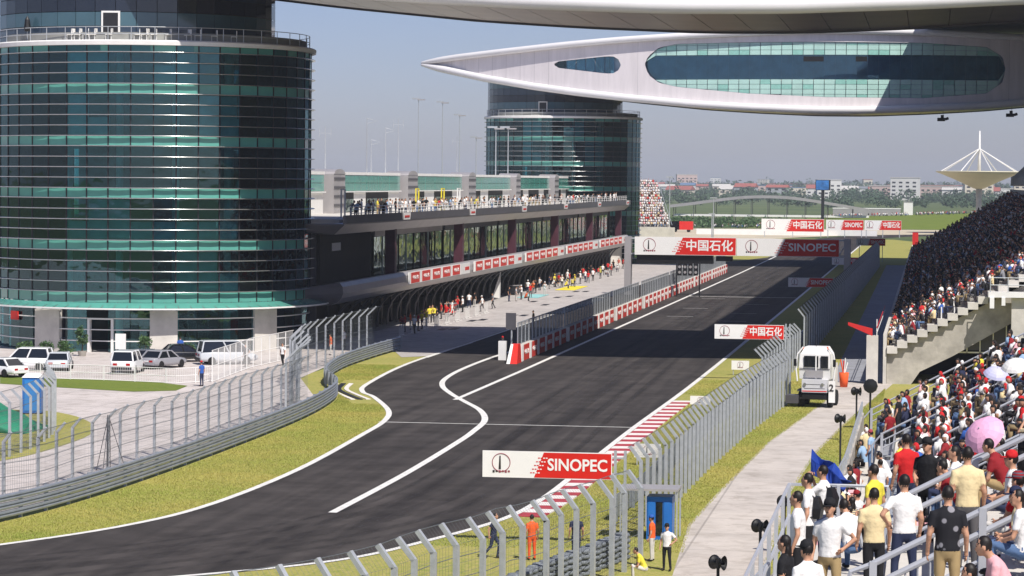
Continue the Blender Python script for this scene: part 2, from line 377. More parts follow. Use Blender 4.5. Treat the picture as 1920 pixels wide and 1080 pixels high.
struct('stand_path', sheet([(-6.8, 196.2), (-3.1, 196.2), (-3.1, 480), (-7.4, 480)], .018), M_shpath)

# painted lines
def line(name, pts, w, z=.032, m=None): struct(name, ribbon(pts, w / 2, w / 2, z), m or M_line)
line('edge_line', [p for p in LEFTC], .34)
line('boundary_line', [p for p in RIGHTC if p.y < 700], .32)
line('pit_wall_line', [(-29.75, 173.5), (-29.55, 200), (-29.4, 260), (-28.9, 430), (-28.9, 640), (-28.4, 690)], .34)
BL = [(-24.6, 113.3), (-24.5, 129), (-24.75, 145), (-25.0, 152), (-25.5, 159), (-26.9, 165.9), (-29.0, 172.5), (-30.9, 178.5), (-32.6, 185), (-33.6, 192), (-34.1, 203), (-34.0, 218), (-33.2, 232)]
line('pit_exit_line', cr([(x, y, 0) for x, y in BL], 6), .38, .036)
line('crossing_line', [(-31.3, 156.4), (-16.4, 156.4)], .22, .038)
line('apron_line', [(-39.0, 214), (-38.9, 250), (-38.9, 465)], .28, .04)
for i, y in enumerate((332, 318, 306, 296, 287, 279)):
    line('grid_box_line', [(-27 + (i % 2) * 6, y), (-24.2 + (i % 2) * 6, y)], .22, .034)
line('start_line', [(-29.2, 338), (-16, 338)], .5, .036)

# rubber laid on the racing line
def rubbermat():
    m = bpy.data.materials.new('tyre_rubber_marks'); m.use_nodes = True; nt = m.node_tree; n = nt.nodes; b = n['Principled BSDF']
    b.inputs['Base Color'].default_value = (.016, .015, .016, 1); b.inputs['Roughness'].default_value = .6; b.inputs['Specular IOR Level'].default_value = .15
    g = n.new('ShaderNodeNewGeometry'); mp = n.new('ShaderNodeMapping'); mp.inputs['Scale'].default_value = (1.6, .022, 1); t = n.new('ShaderNodeTexNoise'); t.inputs['Scale'].default_value = 1.3; t.inputs['Detail'].default_value = 6
    nt.links.new(g.outputs['Position'], mp.inputs[0]); nt.links.new(mp.outputs[0], t.inputs['Vector'])
    r = n.new('ShaderNodeValToRGB'); r.color_ramp.elements[0].position = .3; r.color_ramp.elements[1].position = .75; r.color_ramp.elements[1].color = (.27, .27, .27, 1); nt.links.new(t.outputs['Fac'], r.inputs[0]); nt.links.new(r.outputs[0], b.inputs['Alpha'])
    return m
M_rub = rubbermat()
for i, (o, w) in enumerate(((0, 1.1), (1.5, .5), (-1.6, .7), (2.6, .4), (-2.7, .35))):
    pts = cr([(x + o, y - o * q, 0) for x, y, q in ((-62, 70.5, .6), (-45, 83, .6), (-33, 93, .6), (-26.5, 101.5, .45), (-22.6, 110, .25), (-20.8, 121, .08), (-20.6, 140, 0), (-21.5, 180, 0), (-22.5, 260, 0), (-22.5, 420, 0), (-20.5, 640, 0))], 6)
    struct('rubber_marks', ribbon(pts, w / 2, w / 2, .0225 + .0008 * i), M_rub)
# kerbs: painted blocks laid one after the other
def kerb(name, pts, off, w, step, cols, zt=.06):
    root = MB()
    path = resample(pts, step); par = None
    for i in range(len(path) - 1):
        a, b = path[i], path[i + 1]; d = (b - a).normalized(); nr = Vector((d.y, -d.x, 0))
        a1 = a + nr * off; b1 = b - d * .015 + nr * off; a2 = a1 + nr * w; b2 = b1 + nr * w
        mb = MB().add([a1 + Vector((0, 0, .01)), b1 + Vector((0, 0, .01)), b2 + Vector((0, 0, .01)), a2 + Vector((0, 0, .01)), a1 + Vector((0, 0, .045)), b1 + Vector((0, 0, .045)), b2 + Vector((0, 0, zt)), a2 + Vector((0, 0, zt))],
                      [(3, 2, 1, 0), (4, 5, 6, 7), (0, 1, 5, 4), (1, 2, 6, 5), (2, 3, 7, 6), (3, 0, 4, 7)])
        if par is None:
            par = tag(mb.build(name, cols[0]), kind='structure')
        else:
            mb.build('kerb_block', cols[i % len(cols)], par)
M_kred = pm('kerb_red', L(172, 60, 70), rough=.8, var=.2, scale=3)
M_kwhite = pm('kerb_white', L(226, 220, 214), rough=.8, var=.1, scale=3)
kerb('kerb', [p for p in RIGHTC if 113 < p.y < 181], .2, 1.15, 1.3, [M_kred, M_kwhite])
hair = cr([(x, y, 0) for x, y in ((-34.4, 172.2), (-36.3, 176.7), (-37.7, 180.6), (-38.4, 185.5))], 6)
kerb('kerb', list(reversed(hair)), .45, .3, .9, [M_kwhite])
kerb('kerb', list(reversed(hair)), .95, .35, .9, [M_dark])
kerb('kerb', list(reversed(hair)), 1.45, .3, .9, [M_kwhite])

# ------------------------------------------------------------------ glass towers
RT, NCOL, ST = 13.2, 46, 4.15
def make_tower(cx, cy, label):
    t = thing('glass_tower', label, 'tower', (cx, cy, 0), group='round glass towers under the wings')
    face = math.atan2(-cy, -cx)                 # bearing of the camera from the tower
    def ang(th): return face + R(th)            # th > 0: to the right in view (seen from outside, counter-clockwise)
    step = 2 * math.pi / NCOL
    z0 = 4.0
    wpan = 2 * RT * math.sin(step / 2)
    def pane_mesh(name, zlo, zhi, m, r=RT, w=wpan * .965, th=.04):
        return MB().box((r * math.cos(step / 2) - th, -w / 2, zlo), (r * math.cos(step / 2), w / 2, zhi)).mesh(name, m)
    sp = pane_mesh('spandrel_pane', 0, .80, M_teal_sp)
    upl = pane_mesh('upper_light', .86, 1.62, M_glass)
    vis = pane_mesh('window_pane', 1.68, ST - .04, M_glass)
    bl = pane_mesh('window_blind', .9, ST - .1, M_blind, RT - .35)
    blh = pane_mesh('window_blind', .9, 2.3, M_blind, RT - .35)
    rear = MB()
    jr = random.Random(5)
    runs = {}
    for s in range(5):
        zb = z0 + s * ST
        for j in range(NCOL):
            th = (j + .5) * step
            a = face + th
            rel = (math.degrees(th) + 180) % 360 - 180
            if abs(rel) < 97:
                obj('spandrel_pane', sp, t, (0, 0, zb), a)
                for nm_, me_ in (('upper_light', upl), ('window_pane', vis)):
                    o_ = obj(nm_, me_, t, (0, 0, zb), a + jr.uniform(-.0035, .0035)); o_.scale = (1 + jr.uniform(-.0006, .0006), 1, 1)
                k = (s, j // 2)
                runs.setdefault(k, jr.random())
                if runs[k] < .42 or jr.random() < .12: obj('window_blind', bl if jr.random() < .55 else blh, t, (0, 0, zb), a)
            else:
                T = Matrix.Translation((0, 0, zb)) @ Matrix.Rotation(a, 4, 'Z')
                rear.box((RT * math.cos(step / 2) - .04, -wpan * .48, 0), (RT * math.cos(step / 2), wpan * .48, .8), 1, T)
                rear.box((RT * math.cos(step / 2) - .04, -wpan * .48, .86), (RT * math.cos(step / 2), wpan * .48, ST - .04), 0, T)
    tag(rear.build('rear_glazing', [M_glass, M_teal_sp], t), kind='stuff')
    # top spandrel row
    for j in range(NCOL):
        rel = (math.degrees((j + .5) * step) + 180) % 360 - 180
        if abs(rel) < 97: obj('spandrel_pane', sp, t, (0, 0, z0 + 5 * ST - .84), face + (j + .5) * step)
    # floors, core, columns
    for s in range(6):
        MB().lathe([(RT - .45, z0 + s * ST - .0), (RT - .45, z0 + s * ST + .75)], 64).build('floor_slab', M_slab, t)
    MB().lathe([(6.2, 0), (6.2, z0 + 5 * ST)], 40).build('core_wall', M_core, t)
    colm = MB().lathe([(.3, 0), (.3, z0 + 5 * ST)], 10).mesh('inner_column', M_intcol, True)
    for k in range(16):
        a = face + 2 * math.pi * (k + .4) / 16; obj('inner_column', colm, t, (11.4 * math.cos(a), 11.4 * math.sin(a), 0))
    ml = MB().box((RT - .03, -.05, 0), (RT + .05, .05, 5 * ST)).mesh('mullion', M_dark)
    for j in range(NCOL):
        rel = (math.degrees(j * step) + 180) % 360 - 180
        if abs(rel) < 98: obj('mullion', ml, t, (0, 0, z0), face + j * step)
    # horizontal sun fins
    n = 112
    def ringmesh(name, ri, ro, zl, zh, m, a0=0, a1=360):
        rings = []
        for i in range(n + 1):
            a = R(a0 + (a1 - a0) * i / n); c, s_ = math.cos(a), math.sin(a)
            rings.append([(ri * c, ri * s_, zl), (ro * c, ro * s_, zl), (ro * c, ro * s_, zh), (ri * c, ri * s_, zh)])
        mb = MB()
        if a1 - a0 >= 360: mb.loft(rings[:-1], closed=True)
        else: mb.loft(rings)
        return mb.mesh(name, m, False)
    fr_ = []
    for i in range(160):
        a = 2 * math.pi * i / 160; c, s_ = math.cos(a), math.sin(a)
        fr_.append([((RT + .24 + .14 * math.cos(2 * math.pi * q / 10)) * c, (RT + .24 + .14 * math.cos(2 * math.pi * q / 10)) * s_, .037 + .05 * math.sin(2 * math.pi * q / 10)) for q in range(10)])
    fin = MB().loft(fr_, closed=True).mesh('sun_fin', M_alu, True)
    for k in range(1, 26):
        obj('sun_fin', fin, t, (0, 0, z0 + k * .83 - .04 + (.02 if k % 5 == 0 else 0)))
    # ground storey
    gp = [pane_mesh('lobby_pane', q, q + .84, M_glass, RT - .1) for q in (.05, .95, 1.85)] + [pane_mesh('lobby_pane', 2.75, 3.9, M_glass, RT - .1)]
    solid = [(-45, -34), (-1, 8.5), (38, 49)]
    for j in range(NCOL):
        a = face + (j + .5) * step; rel = (math.degrees((j + .5) * step) + 180) % 360 - 180
        if abs(rel) > 97 or any(a0 - 1 < rel < a1 + 1 for a0, a1 in solid) or -23 < rel < -14: continue
        for g in gp: obj('lobby_pane', g, t, (0, 0, 0), a)
    for zz in (.92, 1.82, 2.72):
        obj('transom', ringmesh('transom', RT - .08, RT + .02, -.04, .04, M_white, math.degrees(face) - 97, math.degrees(face) + 97), t, (0, 0, zz))
    for a0, a1 in solid:
        b0, b1 = math.degrees(face) + a0, math.degrees(face) + a1
        rings = []
        for i in range(9):
            a = R(b0 + (b1 - b0) * i / 8); c, s_ = math.cos(a), math.sin(a)
            rings.append([((RT - .3) * c, (RT - .3) * s_, 0), ((RT + .12) * c, (RT + .12) * s_, 0), ((RT + .12) * c, (RT + .12) * s_, 3.35), ((RT - .3) * c, (RT - .3) * s_, 3.35)])
        MB().loft(rings).build('wall_panel', M_conc, t)
    for a_ in (-22.5, -14):
        a = ang(a_); MB().box((RT - .3, -.1, 0), (RT + .1, .1, 2.75)).build('door_jamb', M_white, t, rz=a)
    MB().box((RT - .3, -.98, 2.62), (RT + .06, .98, 2.75)).build('door_head', M_white, t, rz=ang(-18.2))
    MB().lathe([(9.5, .0), (9.5, .03)], 40).build('lobby_floor', M_core, t)
    # glass canopy ring over the lobby
    fd = math.degrees(face)
    def cone(name, ri, zi, ro, zo, th, m, a0, a1, parent=t):
        rings = []
        for i in range(73):
            a = R(a0 + (a1 - a0) * i / 72); c, s_ = math.cos(a), math.sin(a)
            rings.append([(ri * c, ri * s_, zi), (ro * c, ro * s_, zo), (ro * c, ro * s_, zo + th), (ri * c, ri * s_, zi + th)])
        return MB().loft(rings).build(name, m, parent)
    can = cone('canopy', RT + .4, 3.95, RT + 1.6, 3.55, .05, M_teal_sp, fd - 92, fd + 84)
    cone('canopy_edge', RT + 1.6, 3.5, RT + 1.7, 3.5, .12, M_white, fd - 92, fd + 84.2, can)
    for i in range(45):
        a = R(fd - 92 + 4 * i); c, s_ = math.cos(a), math.sin(a)
        MB().bar(((RT + .1) * c, (RT + .1) * s_, 4.0), ((RT + 1.62) * c, (RT + 1.62) * s_, 3.58), .05, .1).build('canopy_rib', M_fascia_d, can)
    # roof terrace
    zt = z0 + 5 * ST
    MB().lathe([(RT - .2, zt - .3), (RT + .42, zt - .28), (RT + .45, zt + .02), (RT + .3, zt + .12), (0, zt + .12)], 96, cap=False).build('terrace_slab', M_white, t)
    rl = MB()
    for zz in (.5, 1.05):
        pts = [((RT - .1) * math.cos(2 * math.pi * i / 72), (RT - .1) * math.sin(2 * math.pi * i / 72), zt + .12 + zz) for i in range(72)]
        MB().tube(pts, .03, 5, closed=True).build('terrace_rail', M_steel, t)
    rp = MB().box((-.025, -.025, 0), (.025, .025, 1.07)).mesh('rail_post', M_steel)
    for i in range(44):
        a = 2 * math.pi * i / 44; obj('rail_post', rp, t, ((RT - .1) * math.cos(a), (RT - .1) * math.sin(a), zt + .12))
    # set-back upper drum
    RD, nd, DX = 11.6, 44, -1.45; sd = 2 * math.pi / nd; wd = 2 * RD * math.sin(sd / 2)
    MB().lathe([(RD - .3, zt + .1), (RD - .3, 33.0)], 48, (DX, 0, 0)).build('drum_wall', M_core, t)
    dm = [MB().box((RD * math.cos(sd / 2) - .04, -wd * .485, k * 1.15 + .05), (RD * math.cos(sd / 2), wd * .485, k * 1.15 + 1.15)).mesh('drum_pane', M_dpane[k % 3]) for k in range(7)]
    dr = random.Random(3)
    for j in range(nd):
        rel = (math.degrees((j + .5) * sd) + 180) % 360 - 180
        if abs(rel) < 96:
            for k in range(7): obj('drum_pane', dm[k], t, (DX, 0, zt + .12), face + (j + .5) * sd)
    MB().box((RD - .1, -.75, zt + .12), (RD + .12, .75, zt + 2.5)).build('terrace_door', [M_white], t, loc=(DX, 0, 0), rz=ang(-10))
    MB().box((RD + .125, -.6, zt + .2), (RD + .14, .6, zt + 2.35)).build('door_leaf', M_dark, t, loc=(DX, 0, 0), rz=ang(-10))
    return t
M_dpane = [pm('drum_glass_%s' % n, c, rough=.07, var=.12, scale=.4, spec=.8) for n, c in (('slate', L(52, 66, 84)), ('teal', L(70, 100, 112)), ('night', L(30, 36, 50)))]
TOW1 = (-64.75, 226.5); TOW2 = (-62.6, 473.0)
tower1 = make_tower(*TOW1, 'large round glass tower with teal bands and sun fins beside the parking yard')
tower2 = make_tower(*TOW2, 'distant round glass tower with teal bands beneath the pointed white wing')
# terrace furniture on the near tower
ch = MB(); ch.box((-.25, -.25, .42), (.25, .25, .47)); ch.box((-.25, .2, .47), (.25, .25, .92))
for sx in (-.22, .22):
    for sy in (-.22, .22): ch.box((sx - .02, sy - .02, 0), (sx + .02, sy + .02, .42))
chm = ch.mesh('terrace_chair', M_white)
for i, th in enumerate((-31, -28, -25, -22, -16, -6, -3, 0, 5, 12, 16, 22, 30)):
    a = math.atan2(-TOW1[1], -TOW1[0]) + R(th)
    c = obj('terrace_chair', chm, None, (TOW1[0] + 12.75 * math.cos(a), TOW1[1] + 12.75 * math.sin(a), 4 + 5 * ST + .12), a + rnd.uniform(-.6, .6))
    tag(c, 'white terrace chair behind the tower railing, %s from the terrace end' % ORD[i], 'chair', 'white chairs on the tower terrace')
# ------------------------------------------------------------------ the two wings over the track
WK, WXC = .005, -15.0
def lerpf(tab):
    tab = sorted(tab)
    xs = [a for a, _ in tab]; ys = [b for _, b in tab]
    return lambda x: float(np.interp(x, xs, ys))
def wing_xz(px, py, yn=447.):
    y = yn
    for _ in range(60):
        p = atY(px, py, y); y = .5 * y + .5 * (yn + WK * (p.x - WXC) ** 2)
    return p.x, p.z
def prof(pts): return [wing_xz(*p) for p in pts]
W_top = prof([(790, 118), (860, 107), (960, 95), (1060, 84), (1160, 75), (1300, 66), (1430, 60), (1540, 57), (1600, 56)])
W_bot = prof([(790, 121), (850, 134), (910, 147), (1000, 162), (1080, 173), (1170, 183), (1300, 195), (1400, 201), (1520, 206), (1600, 207)])
X_TIP = W_top[0][0]
def mirror(tab):
    tab = [(x, z) for x, z in tab if x <= WXC]
    return tab + [(2 * WXC - x, z) for x, z in tab]
f_top = lerpf(mirror(W_top)); f_bot = lerpf(mirror(W_bot))
win_t = lerpf(prof([(1209, 118), (1215, 105), (1235, 89), (1270, 82), (1400, 79), (1550, 78), (1730, 80), (1850, 88), (1880, 106), (1885, 128)]))
win_b = lerpf(prof([(1209, 122), (1215, 140), (1235, 155), (1270, 163), (1400, 175), (1550, 182), (1730, 184), (1850, 175), (1880, 154), (1885, 130)]))
WX0, WX1 = wing_xz(1209, 120)[0], wing_xz(1885, 129)[0]
tear_t = lerpf(prof([(1039, 119), (1045, 115), (1130, 106), (1148, 105), (1158, 109), (1163, 120)]))
tear_b = lerpf(prof([(1039, 122), (1045, 127), (1130, 137), (1148, 138), (1158, 133), (1163, 123)]))
TX0, TX1 = wing_xz(1039, 120)[0], wing_xz(1163, 121)[0]
band_t = wing_xz(1400, 103)[1]; band_b = wing_xz(1400, 148)[1]
def make_wing(yn, label, detail, dz=0.):
    t = thing('wing_bridge', label, 'bridge', (WXC, yn + 16, dz), group='white wings over the track')
    yo = yn + 16
    def yf(x): return yn + WK * (x - WXC) ** 2 - yo
    span = WXC - X_TIP
    y_tip = yf(X_TIP)
    def yr(x): return 17 + (y_tip - 17) * ((x - WXC) / span) ** 2 + .05
    def P(x, y, z): return (x - WXC, y, z)
    N = 84
    xs = [WXC - span * math.cos(math.pi * i / N) for i in range(N + 1)]
    xs[0] += .05; xs[-1] -= .05
    tb = MB().tube([P(x, yf(x), f_bot(x)) for x in xs], [.12 + .5 * min(1, 3 * math.sin(math.pi * i / N)) for i in range(N + 1)], 10)
    tb.build('lower_edge_tube', M_tubew, t, True)
    MB().tube([P(x, yf(x), f_top(x)) for x in xs], [.12 + .42 * min(1, 3 * math.sin(math.pi * i / N)) for i in range(N + 1)], 10).build('upper_edge_tube', M_tubew, t, True)
    MB().tube([P(x, yr(x), f_bot(x)) for x in xs], .3, 6).build('rear_edge_tube', M_fascia_d, t, True)
    MB().loft([[P(x, yf(x) + .2, f_top(x) - .05), P(x, yr(x), f_top(x) - .05), P(x, yr(x), f_top(x) + .25), P(x, yf(x) + .2, f_top(x) + .25)] for x in xs]).build('roof_skin', M_wing, t)
    MB().loft([[P(x, yr(x) - .3, f_bot(x)), P(x, yr(x), f_bot(x)), P(x, yr(x), f_top(x)), P(x, yr(x) - .3, f_top(x))] for x in xs]).build('rear_skin', M_wing, t)
    # soffit panels
    sx = [X_TIP + 1 + (2 * span - 2) * i / 44 for i in range(45)]
    for i in range(44):
        a, b = sx[i] + .03, sx[i + 1] - .03
        MB().add([P(a, yf(a) + .3, f_bot(a) - .1), P(b, yf(b) + .3, f_bot(b) - .1), P(b, yr(b) - .1, f_bot(b) - .1), P(a, yr(a) - .1, f_bot(a) - .1),
                  P(a, yf(a) + .3, f_bot(a) + .1), P(b, yf(b) + .3, f_bot(b) + .1), P(b, yr(b) - .1, f_bot(b) + .1), P(a, yr(a) - .1, f_bot(a) + .1)],
                 [(0, 3, 2, 1), (4, 5, 6, 7), (0, 1, 5, 4), (1, 2, 6, 5), (2, 3, 7, 6), (3, 0, 4, 7)]).build('soffit_panel', M_soffit, t)
    # front cladding with real openings
    REC = .45
    fs = sorted(set([X_TIP + .4 + (2 * span - .8) * i / 180 for i in range(181)] + [WX0 + .001, WX1 - .001, TX0 + .001, TX1 - .001] + [WX0 + 3 * (1 - math.cos(k * .26)) for k in range(1, 7)] + [WX1 - 3 * (1 - math.cos(k * .26)) for k in range(1, 7)]))
    fm = MB(); rev = MB()
    for a, b in zip(fs, fs[1:]):
        mid = (a + b) / 2
        def q(z0a, z1a, z0b, z1b):
            fm.add([P(a, yf(a) + REC, z0a), P(b, yf(b) + REC, z0b), P(b, yf(b) + REC, z1b), P(a, yf(a) + REC, z1a)], [(0, 1, 2, 3)])
        if WX0 < mid < WX1: T, B = win_t, win_b
        elif TX0 < mid < TX1: T, B = tear_t, tear_b
        else: T = None
        if T is None: q(f_bot(a), f_top(a), f_bot(b), f_top(b))
        else:
            q(f_bot(a), B(a), f_bot(b), B(b)); q(T(a), f_top(a), T(b), f_top(b))
            for F in (T, B):
                rev.add([P(a, yf(a) + REC, F(a)), P(b, yf(b) + REC, F(b)), P(b, yf(b) + REC + .35, F(b)), P(a, yf(a) + REC + .35, F(a))], [(0, 1, 2, 3)])
    fm.build('front_cladding', M_wing, t); rev.build('window_reveal', M_dark, t)
    # seams on the cladding
    if detail:
        for k in range(60):
            x = X_TIP + 6 + k * 2.6
            if WX0 - .5 < x < WX1 + .5 or TX0 - .5 < x < TX1 + .5: continue
            if x > 2 * WXC - X_TIP - 8: break
            MB().box((x - WXC - .018, yf(x) + REC - .012, f_bot(x) + .3), (x - WXC + .018, yf(x) + REC + .05, f_top(x) - .3)).build('cladding_seam', M_fascia, t)
    # inside of the wing: floor, back wall
    MB().loft([[P(x, yf(x) + 1.3, f_bot(x) + .3), P(x, yf(x) + 1.5, f_bot(x) + .3), P(x, yf(x) + 1.5, f_top(x) - .3), P(x, yf(x) + 1.3, f_top(x) - .3)] for x in xs if X_TIP + 14 < x < 2 * WXC - X_TIP - 14]).build('inner_wall', M_inw, t)
    for zz in (band_b - .2, band_t + .2):
        MB().loft([[P(x, yf(x) + REC + .4, zz - .1), P(x, yf(x) + 1.28, zz - .1), P(x, yf(x) + 1.28, zz + .1), P(x, yf(x) + REC + .4, zz + .1)] for x in xs if WX0 + 2 < x < WX1 - 2]).build('gallery_floor', M_slab, t)
    if not detail:
        mb = MB()
        for i in range(40):
            a = WX0 + (WX1 - WX0) * i / 40 + .02; b = WX0 + (WX1 - WX0) * (i + 1) / 40 - .02
            mb.add([P(a, yf(a) + REC + .25, win_b(a)), P(b, yf(b) + REC + .25, win_b(b)), P(b, yf(b) + REC + .25, win_t(b)), P(a, yf(a) + REC + .25, win_t(a))], [(0, 1, 2, 3)])
        mb.build('gallery_glazing', M_bglass, t)
        return t
    pr_ = random.Random(9)
    col = []; x = WX0 + .1
    while x < WX1 - .3: col.append(x); x += 1.72
    def pane(a, b, z0a, z1a, z0b, z1b, m, name='gallery_pane', dy=.2):
        MB().add([P(a, yf(a) + REC + dy, z0a), P(b, yf(b) + REC + dy, z0b), P(b, yf(b) + REC + dy, z1b), P(a, yf(a) + REC + dy, z1a),
                  P(a, yf(a) + REC + dy + .04, z0a), P(b, yf(b) + REC + dy + .04, z0b), P(b, yf(b) + REC + dy + .04, z1b), P(a, yf(a) + REC + dy + .04, z1a)],
                 [(0, 1, 2, 3), (7, 6, 5, 4), (0, 4, 5, 1), (1, 5, 6, 2), (2, 6, 7, 3), (3, 7, 4, 0)]).build(name, m, t)
    for c in col:
        a, b = c + .05, min(c + 1.67, WX1 - .05)
        for k in range(5):
            z0, z1 = band_t + .05 + k * .8, band_t + .05 + k * .8 + .74
            za, zb = min(z1, win_t(a) - .03), min(z1, win_t(b) - .03)
            if za - z0 > .15 or zb - z0 > .15: pane(a, b, min(z0, za - .02), za, min(z0, zb - .02), zb, M_teal_lt if pr_.random() < .85 else M_teal_p2)
            z1, z0 = band_b - .05 - k * .8, band_b - .05 - k * .8 - .74
            za, zb = max(z0, win_b(a) + .03), max(z0, win_b(b) + .03)
            if z1 - za > .15 or z1 - zb > .15: pane(a, b, za, max(z1, za + .02), zb, max(z1, zb + .02), M_teal_lt if pr_.random() < .8 else M_teal_p2)
        pane(a - .04, b + .04, max(band_b, win_b(a)), min(band_t, win_t(a)), max(band_b, win_b(b)), min(band_t, win_t(b)), M_bglass, 'band_pane', .5)
    for px in (1525, 1615):
        x, z = wing_xz(px, 110); MB().box((x - WXC - 1.6 if px == 1525 else x - WXC - .9, yf(x) + REC + .3, z - .4), (x - WXC + 1.6 if px == 1525 else x - WXC + .9, yf(x) + REC + .5, z + .4)).build('open_vent', M_black, t)
    for px in (1052, 1070, 1088, 1106, 1124, 1142):
        a = wing_xz(px - 8, 120)[0]; b = wing_xz(px + 8, 120)[0]
        pane(a, b, tear_b(a) + .03, tear_t(a) - .03, tear_b(b) + .03, tear_t(b) - .03, M_bglass, 'nose_pane', .25)
    for p0, p1 in (((1065, 128), (1085, 112)), ((1110, 108), (1128, 136)), ((1140, 138), (1140, 106))):
        a = wing_xz(*p0); b = wing_xz(*p1)
        MB().tube([P(a[0], yf(a[0]) + 1.0, a[1]), P(b[0], yf(b[0]) + 1.0, b[1])], .14, 6).build('brace', M_white, t)
    return t
M_inw = pm('gallery_wall', L(168, 190, 206), rough=.7, var=.25, scale=.5)
M_teal_p2 = pm('dim_teal_glass', L(150, 205, 192), rough=.15, var=.1, spec=.6, coat=.4)
wing1 = make_wing(203., 'near wing bridge overhead with white rounded edge and bronze soffit panels', False, 1.15)
wing2 = make_wing(447., 'pointed white wing bridge with long glazed gallery spanning the far track', True)
# camera rigs hanging under the far wing
for i, (px, py) in enumerate(((1768, 222), (1897, 214))):
    p = atY(px, py, 452); zb = f_bot(p.x)
    t = thing('hanging_camera', ('black camera rig hanging beneath the far wing above the white mast', 'black camera rig hanging beneath the far wing near its shaded end')[i], 'camera', (p.x, p.y, p.z))
    MB().box((-.03, -.03, .2), (.03, .03, zb - p.z)).build('hanger', M_black, t)
    b = MB().box((-.9, -.3, -.45), (.35, .3, .1)).build('body', M_black, t); MB().tube([(.35, 0, -.15), (.9, 0, .05)], .22, 8).build('lens', M_black, t); MB().box((-.35, -.2, .1), (.15, .2, .55)).build('pan_head', M_black, t)

# ------------------------------------------------------------------ grandstand roof over the right-hand stand
t = thing('stand_canopy', 'broad flat roof high over the shaded grandstand', 'roof', (20, 330, 0))
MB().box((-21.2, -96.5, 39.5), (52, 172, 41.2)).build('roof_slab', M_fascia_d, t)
MB().tube([(-21.2, -96.5, 40.3), (-21.2, 172, 40.3)], .9, 8).build('roof_edge', M_tubew, t, True)
cm = MB().lathe([(.7, 0), (.7, 39.6)], 14).mesh('column', M_conc, True)
for y in (-90, -50, -10, 30, 70, 105): obj('column', cm, t, (14, y, 0))

# ------------------------------------------------------------------ pit building
pb = thing('pit_building', 'long grey pit building with garages, glazed lounge and crowded roof terrace', 'building', (-60, 232, 0))
OX, OY = -60, 232
def Q(x, y, z): return (x - OX, y - OY, z)
Y0, Y1 = 232., 452.
def extr(name, prof_, m, y0=Y0, y1=Y1, parent=pb, smooth=False):
    return MB().loft([[Q(x, y0, z) for x, z in prof_], [Q(x, y1, z) for x, z in prof_]]).build(name, m, parent, smooth)
extr('garage_floor', [(-76, 0), (-50.4, 0), (-50.4, .04), (-76, .04)], M_slab)
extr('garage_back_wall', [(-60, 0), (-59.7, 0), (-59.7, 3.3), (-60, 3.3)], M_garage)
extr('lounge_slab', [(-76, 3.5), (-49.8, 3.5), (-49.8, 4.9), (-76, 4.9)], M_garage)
extr('terrace_slab', [(-76, 9.3), (-49.9, 9.3), (-49.9, 10.5), (-76, 10.5)], M_conc)
extr('rear_wall', [(-76.3, 0), (-76, 0), (-76, 10.5), (-76.3, 10.5)], M_fascia_d)
for y_ in (232.05, 451.6): MB().box(Q(-75.9, y_, .05), Q(-51.95, y_ + .3, 9.2)).build('end_wall', M_fascia_d, pb)
lo = [(-50.6, 3.3), (-49.9, 3.35), (-49.3, 3.6), (-48.95, 3.95), (-48.8, 4.35), (-48.85, 4.9), (-49.1, 5.25), (-49.6, 5.25), (-49.7, 4.9), (-49.7, 3.7)]
extr('lower_fascia', lo, M_fascia, 228.5)
up = [(-50.5, 9.25), (-49.6, 9.3), (-48.75, 10.1), (-48.75, 10.2), (-49.7, 10.25)]
extr('upper_fascia', up, M_fascia, 228.5)
extr('fascia_band', [(-48.85, 10.22), (-48.6, 10.22), (-48.6, 10.92), (-48.85, 10.92)], M_fascia_d, 228.5)
for z, s in ((3.3, 1), (9.3, 1)):               # rounded near ends; the darker metal stands in for shadow on them
    MB().loft([[Q(x * .5 - 26 - 1.2, 226.2, zz * .6 + (z + .9) * .4) for x, zz in (lo if z < 5 else up)], [Q(x, 228.5, zz) for x, zz in (lo if z < 5 else up)]]).build('fascia_nose', M_fascia_d, pb)
PY = [255.5, 293.4, 331.6, 370.2, 408.5, 447]
for y in PY:
    MB().box(Q(-50.5, y - .5, 4.9), Q(-49.55, y + .5, 9.4)).build('pillar', M_pillar, pb)
    w = MB().add([Q(-48.59, y - 1.9, 10.9), Q(-48.59, y + 1.9, 10.9), Q(-48.59, y + 1.6, 10.25), Q(-48.59, y - 1.6, 10.25), Q(-48.5, y - 1.9, 10.9), Q(-48.5, y + 1.9, 10.9), Q(-48.5, y + 1.6, 10.25), Q(-48.5, y - 1.6, 10.25)],
             [(0, 1, 2, 3), (7, 6, 5, 4), (0, 4, 5, 1), (1, 5, 6, 2), (2, 6, 7, 3), (3, 7, 4, 0)]).build('team_plate', M_white, pb)
    MB().box(Q(-48.49, y - 1.2, 10.45), Q(-48.47, y + 1.2, 10.65)).build('plate_stripe', M_bred, w)
M_lounge = pm('lounge_wall_reflections', L(150, 150, 138), rough=.7, var=.5, scale=.5, col2=L(60, 84, 72), stretch=(1, 1, .15))  # pale and green upright streaks imitate reflections in the lounge glass
